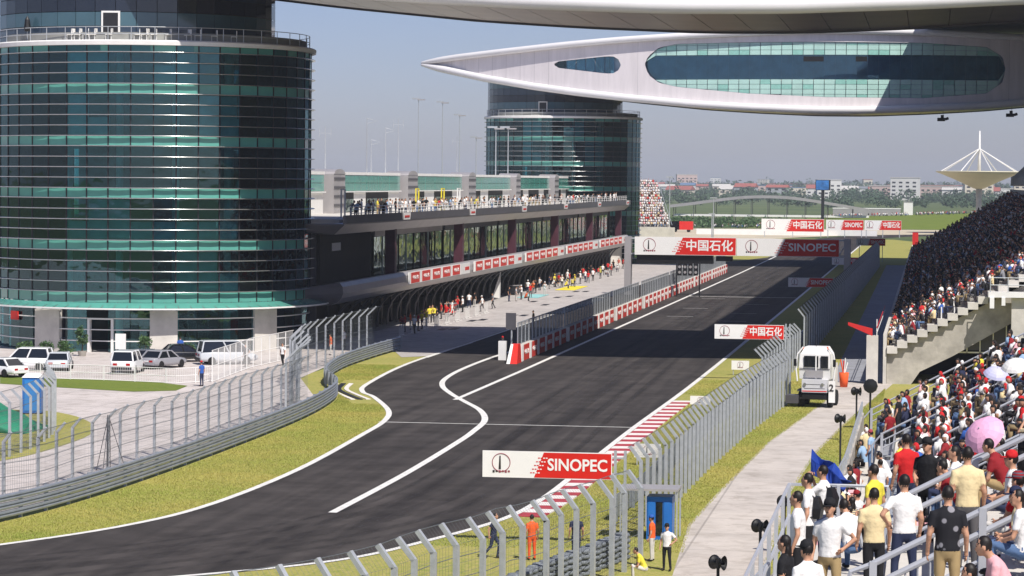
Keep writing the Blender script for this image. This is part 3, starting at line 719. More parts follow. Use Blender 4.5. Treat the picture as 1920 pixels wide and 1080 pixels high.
# lounge glazing, pane by pane, and its back wall
extr('lounge_wall', [(-57.2, 4.9), (-57, 4.9), (-57, 9.3), (-57.2, 9.3)], M_lounge)
for i in range(5):
    a, b = PY[i] + .75, PY[i + 1] - .75; k = 9; w = (b - a) / k
    for j in range(k):
        MB().box(Q(-51.85, a + j * w + .06, 4.95), Q(-51.8, a + (j + 1) * w - .06, 8.55)).build('lounge_pane', M_pglass, pb)
        if j: MB().box(Q(-51.9, a + j * w - .05, 4.95), Q(-51.72, a + j * w + .05, 8.6)).build('mullion', M_intcol if j % 3 == 1 else M_dark, pb)
    MB().box(Q(-51.95, a, 8.6), Q(-51.7, b, 9.28)).build('awning_box', M_fascia if i == 0 else M_fascia_d, pb)
    for j in range(4):
        cy_ = a + (b - a) * (j + .5) / 4
        MB().lathe([(.22, 0), (.22, 4.3)], 8, Q(-54 - (j % 2), cy_, 4.95)).build('lounge_column', M_intcol, pb)
# balcony end: gallery closed by one plain dark sheet
MB().box(Q(-51.9, 232, 4.95), Q(-51.6, 254, 9.3)).build('gallery_screen', M_garage, pb)
MB().box(Q(-51.55, 236.5, 7.7), Q(-51.5, 240, 8.4)).build('gallery_sign', M_white, pb)
# garage ribs
rib = MB().tube([(10.1, 0, 3.35), (9.4, 0, 2.95), (8.85, 0, 2.3), (8.5, 0, 1.5), (8.4, 0, .7), (8.4, 0, 0)], .11, 5).mesh('garage_rib', M_dark2 if 'M_dark2' in globals() else M_fascia_d)
k = 0; y = 238.
while y < 450:
    obj('garage_rib', rib, pb, (0, y - OY, 0)); 
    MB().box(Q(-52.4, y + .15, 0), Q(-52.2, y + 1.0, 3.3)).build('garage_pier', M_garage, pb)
    y += 4.78
# upper pavilion on the terrace
def yx(px, x=-60): return atX(px, 340, x).y
secs = [(560, 608), (642, 750), (779, 866), (888, 957), (972, 1030), (1044, 1092)]
units = [(611, 640), (752, 777), (868, 886), (959, 970), (1032, 1042)]
for px0, px1 in secs:
    a, b = yx(px0), min(yx(px1), 470)
    MB().box(Q(-74, a, 14.42), Q(-59.95, b, 14.72)).build('roof', M_white, pb)
    n = max(2, round((b - a) / 6)); w = (b - a) / n
    for j in range(n):
        for zz0, zz1 in ((12.75, 13.55), (13.6, 14.4)):
            MB().box(Q(-60.1, a + j * w + .08, zz0), Q(-60.0, a + (j + 1) * w - .08, zz1)).build('clerestory_pane', M_teal_sp, pb)
        MB().box(Q(-60.3, a + j * w, 10.5), Q(-60.12, a + (j + 1) * w, 14.4)).build('pavilion_wall', M_white if j % 3 == 1 else M_garage, pb)
        if j % 3 != 1: MB().box(Q(-60.1, a + j * w + .5, 10.6), Q(-60.05, a + (j + 1) * w - .5, 11.9)).build('pavilion_window', M_pglass, pb)
    MB().box(Q(-60.0, a, 12.6), Q(-59.8, b, 12.72)).build('ledge', M_white, pb)
for px0, px1 in units:
    a, b = yx(px0), yx(px1); c = (a + b) / 2; h = (b - a) / 2
    u = MB().box(Q(-62, a + h * .25, 10.5), Q(-59.4, b - h * .25, 14.5)).build('vent_tower', M_fascia, pb)
    MB().loft([[Q(-59.35 - (2.7 * q), c - h * .72 * math.cos(math.pi * i / 10), 14.5 + .5 * math.sin(math.pi * i / 10)) for i in range(11)] for q in (0, 1)]).build('domed_top', M_fascia, u)
    for zz in (11.2, 12.1, 13, 13.9): MB().box(Q(-59.4, a + h * .3, zz), Q(-59.33, b - h * .3, zz + .25)).build('louvre', M_fascia_d, u)
# terrace railing
rail = thing('terrace_railing', 'white tubular railing along the crowded pit terrace edge', 'railing', (-49, 232, 10.5))
for zz in (.55, .85, 1.12): MB().tube([(0, 0, zz), (0, 218, zz)], .03, 5).build('rail', M_white, rail)
rp = MB().box((-.03, -.03, 0), (.03, .03, 1.12)).mesh('post', M_white)
for i in range(73): obj('post', rp, rail, (0, i * 3.0 + .5, 0))
for i, px in enumerate((640, 780, 828, 858)):
    y = yx(px, -52)
    f = thing('camera_frame', ('tall white', 'slim yellow', 'tall yellow', 'short white')[i] + ' tubular frame standing on the pit terrace', 'frame', (-52, y, 10.5))
    m = M_white if i in (0, 3) else M_yellow
    for dx in (0, 1.6): MB().box((-.06, dx - .06, 0), (.06, dx + .06, 2.6)).build('upright', m, f)
    MB().box((-.05, .06, 2.5), (.05, 1.54, 2.6)).build('crossbar', m, f)
# roof aerials and paddock masts
def mast(px, top, base_y, x, label, kind):
    p = atX(px, top, x); zt = p.z
    t = thing('antenna_mast' if kind else 'lamp_post', label, 'mast' if kind else 'lamp', (p.x, p.y, 0 if not kind else 14.7))
    h = zt - (0 if not kind else 14.7)
    MB().tube([(0, 0, 0), (0, 0, h)], [.09, .04] if kind else [.13, .07], 6).build('pole', M_steel, t)
    if kind == 1:
        MB().bar((-.7, 0, h - .8), (.7, 0, h - .8), .06, .06).build('crossarm', M_steel, t)
        for dx in (-.65, 0, .65): MB().box((dx - .025, -.025, h - 1.2), (dx + .025, .025, h - .2)).build('dipole', M_steel, t)
    elif kind == 2:
        MB().tube([(0, 0, h), (1.2, .3, h - .3), (0, 0, h - .6)], .04, 4).build('vane', M_steel, t)
    else:
        MB().box((-1.2, -.3, h), (.2, .3, h + .25)).build('lamp_head', M_steel, t); MB().box((-.2, -.3, h - .2), (1.2, .3, h)).build('lamp_head', M_fascia, t)
for px, top, x, k, lb in ((610, 236, -66, 1, 'three-pronged aerial mast closest to the near glass tower'), (688, 222, -66, 2, 'thin aerial mast with small vane above the second vent'), (696, 262, -68, 2, 'short thin aerial mast beside the small vane mast'),
                          (723, 240, -66, 2, 'white-tipped aerial mast above the middle of the long roof'), (747, 222, -68, 1, 'slender pronged aerial mast above the roof between vents'), (785, 186, -95, 0, 'tallest paddock lamp post rising behind the pit roof'),
                          (830, 192, -95, 0, 'second tallest paddock lamp post behind the pit roof'), (857, 255, -70, 1, 'small pronged aerial mast low on the far roof'), (862, 216, -95, 0, 'white lamp post with side arm behind the pit roof'),
                          (930, 240, -62, 0, 'lamp post standing before the far tower glass'), (953, 240, -62, 0, 'lamp post just beyond the first against the far tower'), (893, 258, -90, 0, 'faint far paddock lamp post near the far tower')):
    mast(px, top, 0, x, lb, k)

# ------------------------------------------------------------------ banners on the lower fascia
BT = text_mesh('中国石化', .5, bold=.01)
BT.materials.clear(); BT.materials.append(M_wprint)
BTY = BT.copy(); BTY.transform(Matrix.Rotation(R(90), 4, 'Z'))      # faces +x
for i in range(5):
    b = thing('fascia_banner', 'red and white banner strip on lower fascia, %s bay from the near tower' % ('first', 'second', 'third', 'fourth', 'fifth')[i], 'banner', (-48.6, PY[i] + 2, 4.1), group='banners along the pit building fascia')
    ln = PY[i + 1] - PY[i]; n = 5 if i else 5
    w = (ln - 9) / n
    pan = MB().box((-.14, 0, 0), (-.02, ln - 9.2, 1.12)).build('banner_cloth', M_wprint, b)
    for j in range(n):
        r = MB().box((-.02, j * w + .9, .06), (0, (j + 1) * w - .9 + .4, 1.06)).build('red_panel', M_bred, b)
        o = obj('lettering', BTY, r, (.012, (j + .5) * w + .2, .56)); o.scale = (1, 1.5, .8)
    MB().box((-.1, ln - 9.0, -.02), (-.02, ln - 3.0, 1.1)).build('logo_panel', M_white, b)
    MB().box((-.02, ln - 6.2, .35), (0, ln - 3.6, .7)).build('logo_mark', M_bred, b)

# ------------------------------------------------------------------ pit wall
secy = [(211.5, 238), (239.2, 274.5), (276.5, 301.5), (304, 336), (338, 368), (370, 398), (400, 430)]
for i, (a, b) in enumerate(secy):
    t = thing('pit_wall', ('shaded nearest length of red and white pit wall with mesh screen', 'second length of pit wall, first in sunlight', 'third length of pit wall beside the white lane line', 'fourth length of pit wall approaching the start gantry', 'fifth length of pit wall by the start gantry pillar', 'sixth length of pit wall beyond the gantry', 'farthest length of red and white pit wall')[i], 'barrier', (-31.3, a, 0), group='lengths of the pit wall')
    ln = b - a; n = max(4, round(ln / 4.6)); w = ln / n
    MB().box((-.28, 0, 0), (.2, ln, 1.28)).build('concrete_wall', M_conc, t)
    for j in range(n):
        r = MB().box((.2, j * w + .95, .04), (.24, (j + 1) * w - .25, 1.24)).build('red_panel', M_bred, t)
        o = obj('lettering', BTY, r, (.252, (j + .5) * w + .35, .66)); o.scale = (1, 1.15, .8)
        MB().box((.2, j * w + .02, .02), (.26, j * w + .92, 1.27)).build('white_panel', M_wprint, t)
    pm_ = MB().box((-.04, -.04, 1.28), (.04, .04, 3.0)).mesh('screen_post', M_steel)
    for j in range(int(ln / 2) + 1): obj('screen_post', pm_, t, (-.1, j * 2.0 + .05, 0))
    wm = MB(); q = .0
    while q < ln: wm.box((-.106, q, 1.3), (-.094, q + .012, 2.98)); q += .22
    for k in range(8): wm.box((-.107, 0, 1.35 + k * .22), (-.095, ln, 1.362 + k * .22))
    tag(wm.build('screen_mesh', M_wire, t), kind='stuff')
    MB().box((-.13, 0, 2.96), (-.07, ln, 3.04)).build('top_rail', M_steel, t)
    MB().box((-1.9, .5, 2.35), (-.35, ln - .5, 2.42)).build('timing_shelf', M_dark, t) if i in (1, 2) else None
t = thing('barrier_end', 'red and white wedge marking the end of the pit wall', 'barrier', (-31.35, 208.6, 0))
MB().loft([[(-.45, 0, 0), (.35, 0, 0), (.35, 2.4, 0), (-.45, 2.4, 0)], [(-.3, 1.2, 1.45), (.25, 1.2, 1.45), (.25, 2.4, 1.45), (-.3, 2.4, 1.45)]]).build('wedge', M_red, t)
MB().add([(-.47, -.02, .01), (-.2, -.02, .01), (-.12, 1.17, 1.46), (-.32, 1.17, 1.46)], [(0, 1, 2, 3)]).build('white_stripe', M_wprint, t)
t = thing('signal_post', 'grey signal panel on a post at the pit wall end', 'signal', (-32.1, 213, 0))
MB().tube([(0, 0, 0), (0, 0, 3.2)], .07, 6).build('post', M_steel, t); MB().box((-.45, -.1, 2.4), (.35, -.02, 3.7)).build('panel', M_fascia_d, t); MB().box((-1.0, -.25, 0), (-.4, .2, 1.5)).build('cabinet', M_white, t)

# ------------------------------------------------------------------ advertising boards
def emblem(parent, cx, cz, r, y):
    pts = [(cx + r * math.cos(2 * math.pi * i / 28), y - .008, cz + r * math.sin(2 * math.pi * i / 28)) for i in range(28)]
    e = MB().tube(pts, r * .045, 4, closed=True).build('emblem_ring', M_emb, parent)
    MB().add([(cx - r * .28, y - .012, cz - r * .75), (cx - r * .02, y - .012, cz - r * .75), (cx - r * .06, y - .012, cz + r * .75), (cx - r * .2, y - .012, cz + r * .75)], [(0, 1, 2, 3)]).build('emblem_tower', M_ink, e)
    for k in range(6): MB().box((cx - r * .95 + k * r * .34, y - .014, cz - r * 1.12 + (k % 2) * .02), (cx - r * .72 + k * r * .34, y - .01, cz - r * .86)).build('emblem_script', M_ink if k < 2 else M_emb, e)
M_emb = pm('emblem_red', L(150, 70, 80), rough=.6, var=0)
TXT = {}
def board(parent, x0, z0, W, H, body, y=0., red=None, fs=.62):
    """one printed field: white end with emblem, slanted red end with lettering"""
    p = MB().box((x0, y, z0), (x0 + W, y + .06, z0 + H)).build('board_panel', M_wprint, parent)
    a, b = x0 + W * .40, x0 + W * .475
    MB().add([(a, y - .006, z0 + .02 * H), (x0 + W * .995, y - .006, z0 + .02 * H), (x0 + W * .995, y - .006, z0 + .97 * H), (b, y - .006, z0 + .97 * H)], [(0, 1, 2, 3)]).build('red_field', red or M_red, p)
    emblem(p, x0 + W * .145, z0 + H * .56, H * .34, y)
    key = (body, round(H, 2))
    if key not in TXT:
        me = text_mesh(body, H * fs * (1.0 if body[0] == 'S' else 1.05), bold=.022, extrude=.004)
        me.materials.clear(); me.materials.append(M_wprint)
        sp = max(v.co.x for v in me.vertices) - min(v.co.x for v in me.vertices)
        TXT[key] = (me, sp)
    me, sp = TXT[key]
    o = obj('lettering', me, p, (x0 + W * .735, y - .014, z0 + H * .5)); o.scale = (min(1.3, W * .46 / sp), 1, 1)
    d = MB()
    for k in range(5):
        for q in range(4):
            cx = a + (b - a) * (k + .5) / 5 + (q - 1.5) * W * .02; cz = z0 + H * (.2 + .14 * k)
            d.add([(cx - W * .007, y - .009, cz - H * .02), (cx + W * .007, y - .009, cz - H * .02), (cx + W * .007, y - .009, cz + H * .02), (cx - W * .007, y - .009, cz + H * .02)], [(0, 1, 2, 3)], 0 if q < 2 else 1)
    tag(d.build('halftone_dots', [M_red if not red else red, M_wprint], p), kind='stuff')
    return p
def cantilever_board(pa, pb_, y, body, label, post_x):
    a = atY(*pa, y); b = atY(*pb_, y)
    W = b.x - a.x; z0 = b.z; H = 1.02
    t = thing('advertising_board', label, 'billboard', (a.x, y, 0), group='red and white boards beside the track')
    board(t, 0, z0, W, H, body)
    for dz in (.2, .8): MB().box((W * .1, .07, z0 + dz), (W + post_x, .13, z0 + dz + .06)).build('arm', M_steel, t)
    for dx in (.12, post_x): MB().box((W + dx - .05, .06, 0), (W + dx + .05, .16, z0 + H + .1)).build('post', M_steel, t)
    return t
cantilever_board((905, 843), (1147, 900), 105, 'SINOPEC', 'red and white SINOPEC board nearest the camera above the verge', .5)
cantilever_board((1340, 608), (1470, 637), 196, '中国石化', 'red and white Chinese lettered board beside the shadow band', .4)
cantilever_board((1478, 520), (1562, 539), 304, 'SINOPEC', 'small SINOPEC board in shade below the start gantry', .4)
cantilever_board((1560, 480), (1621, 497), 400, '中国石化', 'small shaded Chinese lettered board right of the start gantry', .4)
for i, (px0, py0, px1, py1, body, lb) in enumerate(((1428, 410, 1545, 435, '中国石化', 'largest far board with Chinese lettering across the first bend'), (1549, 412, 1619, 432, 'SINOPEC', 'far SINOPEC board in the middle of the row across the bend'),
                                    (1621, 413, 1690, 432, '中国石化', 'far Chinese lettered board at the right end of the row'))):
    a = atY(px0, py0, 716 + i * 4); b = atY(px1, py1, 716 + i * 4)
    t = thing('advertising_board', lb, 'billboard', (a.x, 716 + i * 4, 0), group='red and white boards beside the track')
    z0 = max(.6, b.z); board(t, 0, z0, b.x - a.x, a.z - z0, body)
    for q in (.05, .5, .95): MB().box(((b.x - a.x) * q - .1, .07, 0), ((b.x - a.x) * q + .1, .25, a.z - .2)).build('post', M_steel, t)
a = atY(1606, 447, 500); b = atY(1660, 461, 500)
t = thing('advertising_board', 'small sunlit red and white board on the verge past the gantry', 'billboard', (a.x, 500, 0), group='red and white boards beside the track')
board(t, 0, b.z, b.x - a.x, a.z - b.z, 'SINOPEC')
for q in (.1, .9): MB().box(((b.x - a.x) * q - .06, .07, 0), ((b.x - a.x) * q + .06, .19, a.z - .1)).build('post', M_steel, t)
# small white boards on the verge
for (px, py, w, h, lb) in ((1388, 692, 33, 17, 'small white emblem board on the verge near the shadow'), (1313, 757, 38, 16, 'small white emblem board beside the far kerb end'), (1214, 856, 50, 26, 'small white emblem board close behind the near fence')):
    p = G(px, py, .45); s = p.y / FPX
    t = thing('emblem_board', lb, 'sign', (p.x, p.y, 0), group='small white boards on the verge')
    W = w * s; H = h * s
    q = MB().box((-W / 2, 0, .4), (W / 2, .05, .4 + H)).build('panel', M_wprint, t); emblem(q, 0, .4 + H * .55, H * .32, 0)
    for dx in (-.4, .4): MB().box((dx * W - .03, .06, 0), (dx * W + .03, .11, .4 + H * .9)).build('post', M_steel, t)

# start gantry
g = thing('start_gantry', 'wide start gantry carrying red and white boards over the track', 'gantry', (-36, 340, 0))
a = atY(1190, 442, 340)
bw = [(0, 12.5), (12.55, 12.5)]
board(g, 0, 5.0, 12.5, 2.22, '中国石化'); board(g, 12.56, 5.0, 12.5, 2.15, 'SINOPEC')
for zz, dy in ((5.1, .5), (5.1, 1.6), (7.0, .5), (7.0, 1.6)): MB().box((-.8, dy, zz - .08), (26.2, dy + .14, zz + .08)).build('truss_chord', M_steel, g)
for k in range(26): MB().bar((k, .57, 5.1), (k + 1, 1.67, 7.0), .08, .08).build('truss_web', M_steel, g)
MB().box((-1.3, .3, 0), (-.5, 1.9, 7.2)).build('pillar', M_fascia, g); MB().box((25.6, .3, 0), (26.4, 1.9, 7.2)).build('pillar', M_fascia, g)
MB().box((.2, .4, 3.95), (9.6, 1.8, 4.98)).build('hanging_mesh', M_black, g); MB().box((10.0, .4, 4.3), (12.0, 1.6, 4.9)).build('hanging_mesh', M_black, g)  # solid black boxes for the dark mesh hanging below the truss
t = thing('start_lights', 'black start light panel with grey lamps under the gantry', 'signal', (-29.0, 337, 0))
for dx in (-1.6, 1.2): MB().box((dx, 0, 0), (dx + .16, .2, 4.2)).build('post', M_dark, t)
for k in range(4):
    l = MB().box((-1.4 + k * .66, -.1, 2.6), (-.9 + k * .66, .15, 4.1)).build('lamp_housing', M_black, t)
    for q in range(2): MB().lathe([(.17, 0), (.17, .05)], 10).build('lamp_lens', M_fascia, l, loc=(-1.15 + k * .66, -.12, 3.0 + q * .65)).rotation_euler = (R(90), 0, 0)
# ------------------------------------------------------------------ debris fences and guard rails
def post_mesh(zb, ax, az, w=.12):
    mb = MB(); mb.box((-w / 2, -w / 2, 0), (w / 2, w / 2, zb)); mb.bar((0, 0, zb - .03), (ax, 0, zb + az), w, w * .9); return mb.mesh('post', M_steel)
def fence(label, pts, spacing, side, zb=2.85, arm=(.5, .55), vgap=.16, group='debris fences', name='debris_fence', hgap=.25, pw=.12, rw=.006):
    """side +1: arms lean to the left of the walking direction"""
    base = Vector((pts[0][0], pts[0][1], 0))
    t = thing(name, label, 'fence', base, group=group)
    path = [Vector((p[0], p[1], 0)) - base for p in pts]
    me = post_mesh(zb, *arm, pw); P = resample(path, spacing)
    def nrm(i, Q):
        d = (Q[min(i + 1, len(Q) - 1)] - Q[max(i - 1, 0)]).normalized(); return Vector((-d.y, d.x, 0)) * side
    for i, p in enumerate(P):
        n = nrm(i, P); obj('post', me, t, p, math.atan2(n.y, n.x))
    F = resample(path, max(vgap, .05)); wm = MB()
    for i, p in enumerate(F):
        n = nrm(i, F); a = p + n * .08; d = Vector((-n.y, n.x, 0)) * rw
        e = a + Vector((0, 0, zb)); tp = e + n * arm[0] + Vector((0, 0, arm[1]))
        wm.add([a - d, a + d, a + n * rw, e - d, e + d, e + n * rw, tp - d, tp + d, tp + n * rw], [(0, 1, 4, 3), (1, 2, 5, 4), (2, 0, 3, 5), (3, 4, 7, 6), (4, 5, 8, 7), (5, 3, 6, 8)])
    S = resample(path, 1.2)
    if len(S) < 2: S = path
    zz = .15
    while zz < zb:
        wm.tube([p + nrm(i, S) * .08 + Vector((0, 0, zz)) for i, p in enumerate(S)], rw, 3, cap=False); zz += hgap
    tag(wm.build('wire_mesh', M_wire, t), kind='stuff')
    for k, (o, z) in enumerate(((0, .5), (0, 1.15), (0, 1.8), (0, 2.45), (1, 1))):
        pts_ = [p + nrm(i, S) * (.09 + o * arm[0]) + Vector((0, 0, z * zb / 2.85 if not o else zb + arm[1] - .03)) for i, p in enumerate(S)]
        MB().tube(pts_, .014, 4).build('cable', M_wire, t)
    return t
WB = [(0, 0), (.075, .04), (.085, .10), (.02, .155), (.085, .21), (.075, .27), (0, .31), (-.012, .31), (-.012, 0)]
def guard_rail(label, pts, side, n=3, h0=.12):
    base = Vector((pts[0][0], pts[0][1], 0)); t = thing('guard_rail', label, 'guard rail', base)
    S = resample([Vector((p[0], p[1], 0)) - base for p in pts], .8)
    def nrm(i):
        d = (S[min(i + 1, len(S) - 1)] - S[max(i - 1, 0)]).normalized(); return Vector((-d.y, d.x, 0)) * side
    for k in range(n):
        MB().loft([[p + nrm(i) * a + Vector((0, 0, h0 + k * .33 + z)) for a, z in WB] for i, p in enumerate(S)]).build('rail', M_arm, t)
    pm_ = MB().box((-.16, -.05, 0), (-.02, .05, h0 + n * .33)).mesh('rail_post', M_arm)
    for i in range(0, len(S), 3):
        q = nrm(i); obj('rail_post', pm_, t, S[i], math.atan2(q.y, q.x))
    return t
M_arm = pm('armco_steel', L(172, 178, 184), rough=.38, metal=.55, var=.15, scale=1.2)

ARM = cr([(x, y, 0) for x, y in ((-52, 86), (-45, 92), (-39.6, 98.5), (-37, 107.3), (-35.9, 118.3), (-35.6, 136.7), (-35.9, 156), (-36.8, 168.7), (-38.1, 176.5), (-40.9, 186), (-42.6, 199), (-43, 212), (-42.9, 224.4))], 6)
guard_rail('curving steel guard rail below the fence along the pit exit', ARM, -1, 3, .14)
fl = [G(28, 935), G(73, 927), G(113, 913), G(151, 899), G(190, 889), G(222, 874), G(283, 856), G(340, 840), G(393, 819), G(444, 799), G(491, 783), G(540, 765), G(575, 752)]
fl0 = fl[0]; d0 = (fl[0] - fl[2]).normalized()
FL = cr([fl0 + d0 * 8 + Vector((-2, 0, 0)), *fl], 4)
fence('tall mesh fence with bent posts behind the long guard rail', FL, 2.55, -1, 2.55, (.4, .42))
FC = cr([(x, y, 0) for x, y in ((-38.3, 163), (-39.2, 170), (-40.8, 177), (-43.2, 185), (-44.4, 194), (-44.6, 206), (-44.6, 221))], 6)
fence('close-set bent post fence round the guard rail bend by the pit entrance', FC, 3.1, -1, 3.1, (.75, .7), .25)
isf = [G(-70, 880), G(2, 862), G(45, 848), G(75, 834), G(97, 818), G(104, 802), G(100, 785)]
fence('bent post fence curving round the lawn island by the blue cabin', cr(isf, 4), 2.0, 1, 2.75, (.5, .5))

# right side: near fence, straight fence, second straight fence, shaded fence
nb = [(729, 1067), (782, 1047), (831, 1029), (881, 1016), (926, 1005), (962, 990), (996, 984), (1034, 973), (1061, 961), (1090, 951), (1115, 943), (1146, 935), (1170, 925), (1191, 919), (1214, 911)]
NF = [G(px, py, 2.85) for px, py in nb]
dn = (NF[0] - NF[3]).normalized()
NFp = [NF[0] + dn * 9 + Vector((-3, 0, 0)), NF[0] + dn * 4.5 + Vector((-.8, 0, 0))] + NF
fence('near fence of leaning posts sweeping across the bottom of the track', cr(NFp, 3), 1.75, 1, 2.85, (.52, .62), .22, rw=.005, hgap=.3, pw=.16)
F2 = [(-11.3, 110), (-11.0, 116), (-10.8, 120.3), (-10.5, 134.8), (-9.9, 153.8), (-9.0, 171.8), (-8.6, 178)]
fence('long sunlit fence of leaning posts beside the pale service path', F2, 1.75, 1, 2.85, (.45, .55), .12, pw=.135)
fence('sunlit fence end of close leaning posts left of the white truck', [(-10.6, 179), (-10.2, 195), (-9.7, 214)], 2.4, 1, 2.75, (.5, .5), .16)
fence('tall shaded fence running along the grandstand path', [(-9.6, 216.5), (-9.0, 300), (-8.6, 400), (-8.4, 470)], 4.0, 1, 3.6, (.5, .6), .2, rw=.012, hgap=.4)
guard_rail('low steel guard rail behind the near kerb', cr([(x, y, 0) for x, y in ((-12.7, 113), (-12.5, 118), (-12.4, 124), (-12.2, 150), (-11.6, 178), (-11.2, 214), (-10.6, 300), (-10.2, 440))], 6), 1, 3, .1)

# tyre stacks behind the near fence: each tyre a ring
ty = MB()
ty.loft([[((.22 + .09 * math.cos(b)) * math.cos(a) * 1.0, (.22 + .09 * math.cos(b)) * math.sin(a), .1 + .09 * math.sin(b)) for b in [2 * math.pi * k / 6 for k in range(6)]] for a in [2 * math.pi * k / 12 for k in range(12)]], closed=True)
tym = ty.mesh('tyre', M_tyre if 'M_tyre' in globals() else pm('tyre_wall', L(120, 126, 132), rough=.7, var=.3, scale=2), True)
k = 0
for i, p in enumerate(resample(NF[5:], .68)):
    st = thing('tyre_stack', 'stack of grey tyres behind the near fence, %s from its open end' % ORD[i], 'tyres', (p.x - 1.0, p.y + .9, 0), group='tyre stacks behind the near fence')
    for z in range(5): obj('tyre', tym, st, (rnd.uniform(-.02, .02), rnd.uniform(-.02, .02), z * .2))

# ------------------------------------------------------------------ cars
def make_car(label, loc, rz, col, kind, name='parked_car'):
    """length along +y (front at +y)"""
    t = thing(name, label, 'car', loc, rz, 'cars parked before the near tower')
    m = pm('car_paint', col, rough=.25, var=.03, coat=.6, spec=.5)
    if kind == 'suv': Lh, W, belt, roof, hood = 2.3, .92, 1.02, 1.78, 1.1
    elif kind == 'van': Lh, W, belt, roof, hood = 2.4, .93, 1.05, 1.95, 1.9
    else: Lh, W, belt, roof, hood = 2.25, .88, .88, 1.44, .75
    def sec(y, w, z0, z1): return [(-w, y, z0), (-w * 1.0, y, z0 + .25), (-w * .98, y, z1 - .12), (-w * .9, y, z1), (w * .9, y, z1), (w * .98, y, z1 - .12), (w, y, z0 + .25), (w, y, z0)]
    bd = MB().loft([sec(-Lh, W * .88, .42, belt - .12), sec(-Lh + .12, W * .97, .3, belt), sec(-Lh * .5, W, .26, belt + .02), sec(0, W, .24, belt), sec(Lh * .45, W, .26, belt - .02), sec(Lh * .86, W * .97, .3, belt - .16), sec(Lh, W * .84, .42, belt - .34)])
    bd.build('body', m, t, True)
    yb0, yb1, yt0, yt1 = (-Lh + .15, Lh * .42, -Lh + .35, Lh * .12) if kind != 'sedan' else (-Lh + .55, Lh * .42, -Lh + 1.15, Lh * .08)
    if kind == 'van': yb1, yt1 = Lh * .75, Lh * .35
    wb, wt = W * .93, W * .76
    cabin = MB().loft([[(-wb, yb0, belt - .02), (wb, yb0, belt - .02), (wb, yb1, belt - .02), (-wb, yb1, belt - .02)], [(-wt, yt0, roof - .06), (wt, yt0, roof - .06), (wt, yt1, roof - .06), (-wt, yt1, roof - .06)]])
    cabin.build('window', M_carglass, t)
    rf = MB().loft([[(-wt - .03, yt0 - .05, roof - .08), (wt + .03, yt0 - .05, roof - .08), (wt + .03, yt1 + .05, roof - .08), (-wt - .03, yt1 + .05, roof - .08)], [(-wt + .08, yt0 + .1, roof), (wt - .08, yt0 + .1, roof), (wt - .08, yt1 - .1, roof), (-wt + .08, yt1 - .1, roof)]])
    rf.build('roof', m, t)
    for s in (-1, 1):
        for yb, yt in ((yb0, yt0), (yb0 * .45 + yb1 * .55, yt0 * .45 + yt1 * .55), (yb1, yt1)):
            MB().bar((s * wb, yb, belt - .02), (s * (wt + .015), yt, roof - .05), .1, .1).build('window_pillar', m, t)
    tyre = MB().lathe([(.2, -.1), (.31, -.1), (.33, -.06), (.33, .06), (.31, .1), (.2, .1)], 16).mesh('tyre', M_rubber, True); tyre.transform(Matrix.Rotation(R(90), 4, 'Y'))
    rim = MB().lathe([(.05, .085), (.2, .07), (.2, -.07), (.05, -.085)], 12).mesh('rim', M_alu); rim.transform(Matrix.Rotation(R(90), 4, 'Y'))
    for s in (-1, 1):
        for y in (-Lh * .6, Lh * .6):
            w = thing('wheel', None, None, (s * (W - .08), y, .33)); w.parent = t
            obj('tyre', tyre, w); obj('rim', rim, w)
        MB().box((s * W * .55 - .16, -Lh - .015, belt - .34), (s * W * .55 + .16, -Lh + .06, belt - .16)).build('tail_light', M_tail, t)
        MB().box((s * W * .55 - .17, Lh - .06, belt - .5), (s * W * .55 + .17, Lh + .012, belt - .36)).build('headlight', M_alu, t)
    MB().box((-W * .85, -Lh - .03, .36), (W * .85, -Lh + .08, .56)).build('bumper', M_dark if kind != 'sedan' else m, t)
    MB().box((-.26, -Lh - .04, .58), (.26, -Lh - .02, .7)).build('number_plate', M_white, t)
    return t
M_tail = pm('tail_light', L(170, 24, 24), rough=.2, var=0)
wht, slv, gry, blk = L(232, 232, 232), L(196, 200, 204), L(96, 100, 108), L(26, 28, 32)
for px, py, rz, c, kd, lb in ((45, 694, 95, wht, 'suv', 'large white off-road vehicle parked broadside at the yard edge'), (112, 694, 12, slv, 'sedan', 'silver saloon parked right of the white off-road vehicle'),
                              (240, 699, 4, wht, 'suv', 'white estate car seen from behind in front of the tower door'), (272, 688, 4, gry, 'sedan', 'dark grey saloon squeezed behind the white estate car'),
                              (305, 690, -20, L(150, 150, 156), 'sedan', 'grey saloon parked at an angle before the white wall panel'), (345, 678, -60, blk, 'sedan', 'black saloon parked side-on before the lobby glass'),
                              (425, 683, -62, slv, 'van', 'pale silver minivan parked by the mesh fence'), (2, 706, 60, wht, 'sedan', 'white car cut off by the photo edge behind the island fence')):
    p = G(px, py); make_car(lb, (p.x, p.y, .014), R(rz), c, kd).scale = (.93,) * 3

# ------------------------------------------------------------------ yard: hoarding, fences, cabin, tripod, tarp, shrubs
def paling(label, pts, h, m, gap, wcover, name='site_fence', mesh=True):
    base = Vector((pts[0].x, pts[0].y, .012)); t = thing(name, label, 'fence', base)
    S = [Vector((p.x, p.y, 0)) - Vector((base.x, base.y, 0)) for p in pts]
    for p in resample(S, gap): MB().box((-.03, -.03, 0), (.03, .03, h)).build('post', M_white, t, loc=p)
    for zz in (.06, h * .5, h - .02): MB().tube([p + Vector((0, 0, zz)) for p in S], .025, 4).build('rail', M_white, t)
    wm = MB()
    for p in resample(S, wcover): wm.box((p.x - .008, p.y - .008, .05), (p.x + .008, p.y + .008, h))
    tag(wm.build('bars', M_white, t), kind='stuff')
    return t
paling('low white barred fence along the car park edge', [G(-20, 703), G(100, 711), G(200, 714), G(330, 720), G(398, 716)], 1.05, M_white, 2.5, .18)
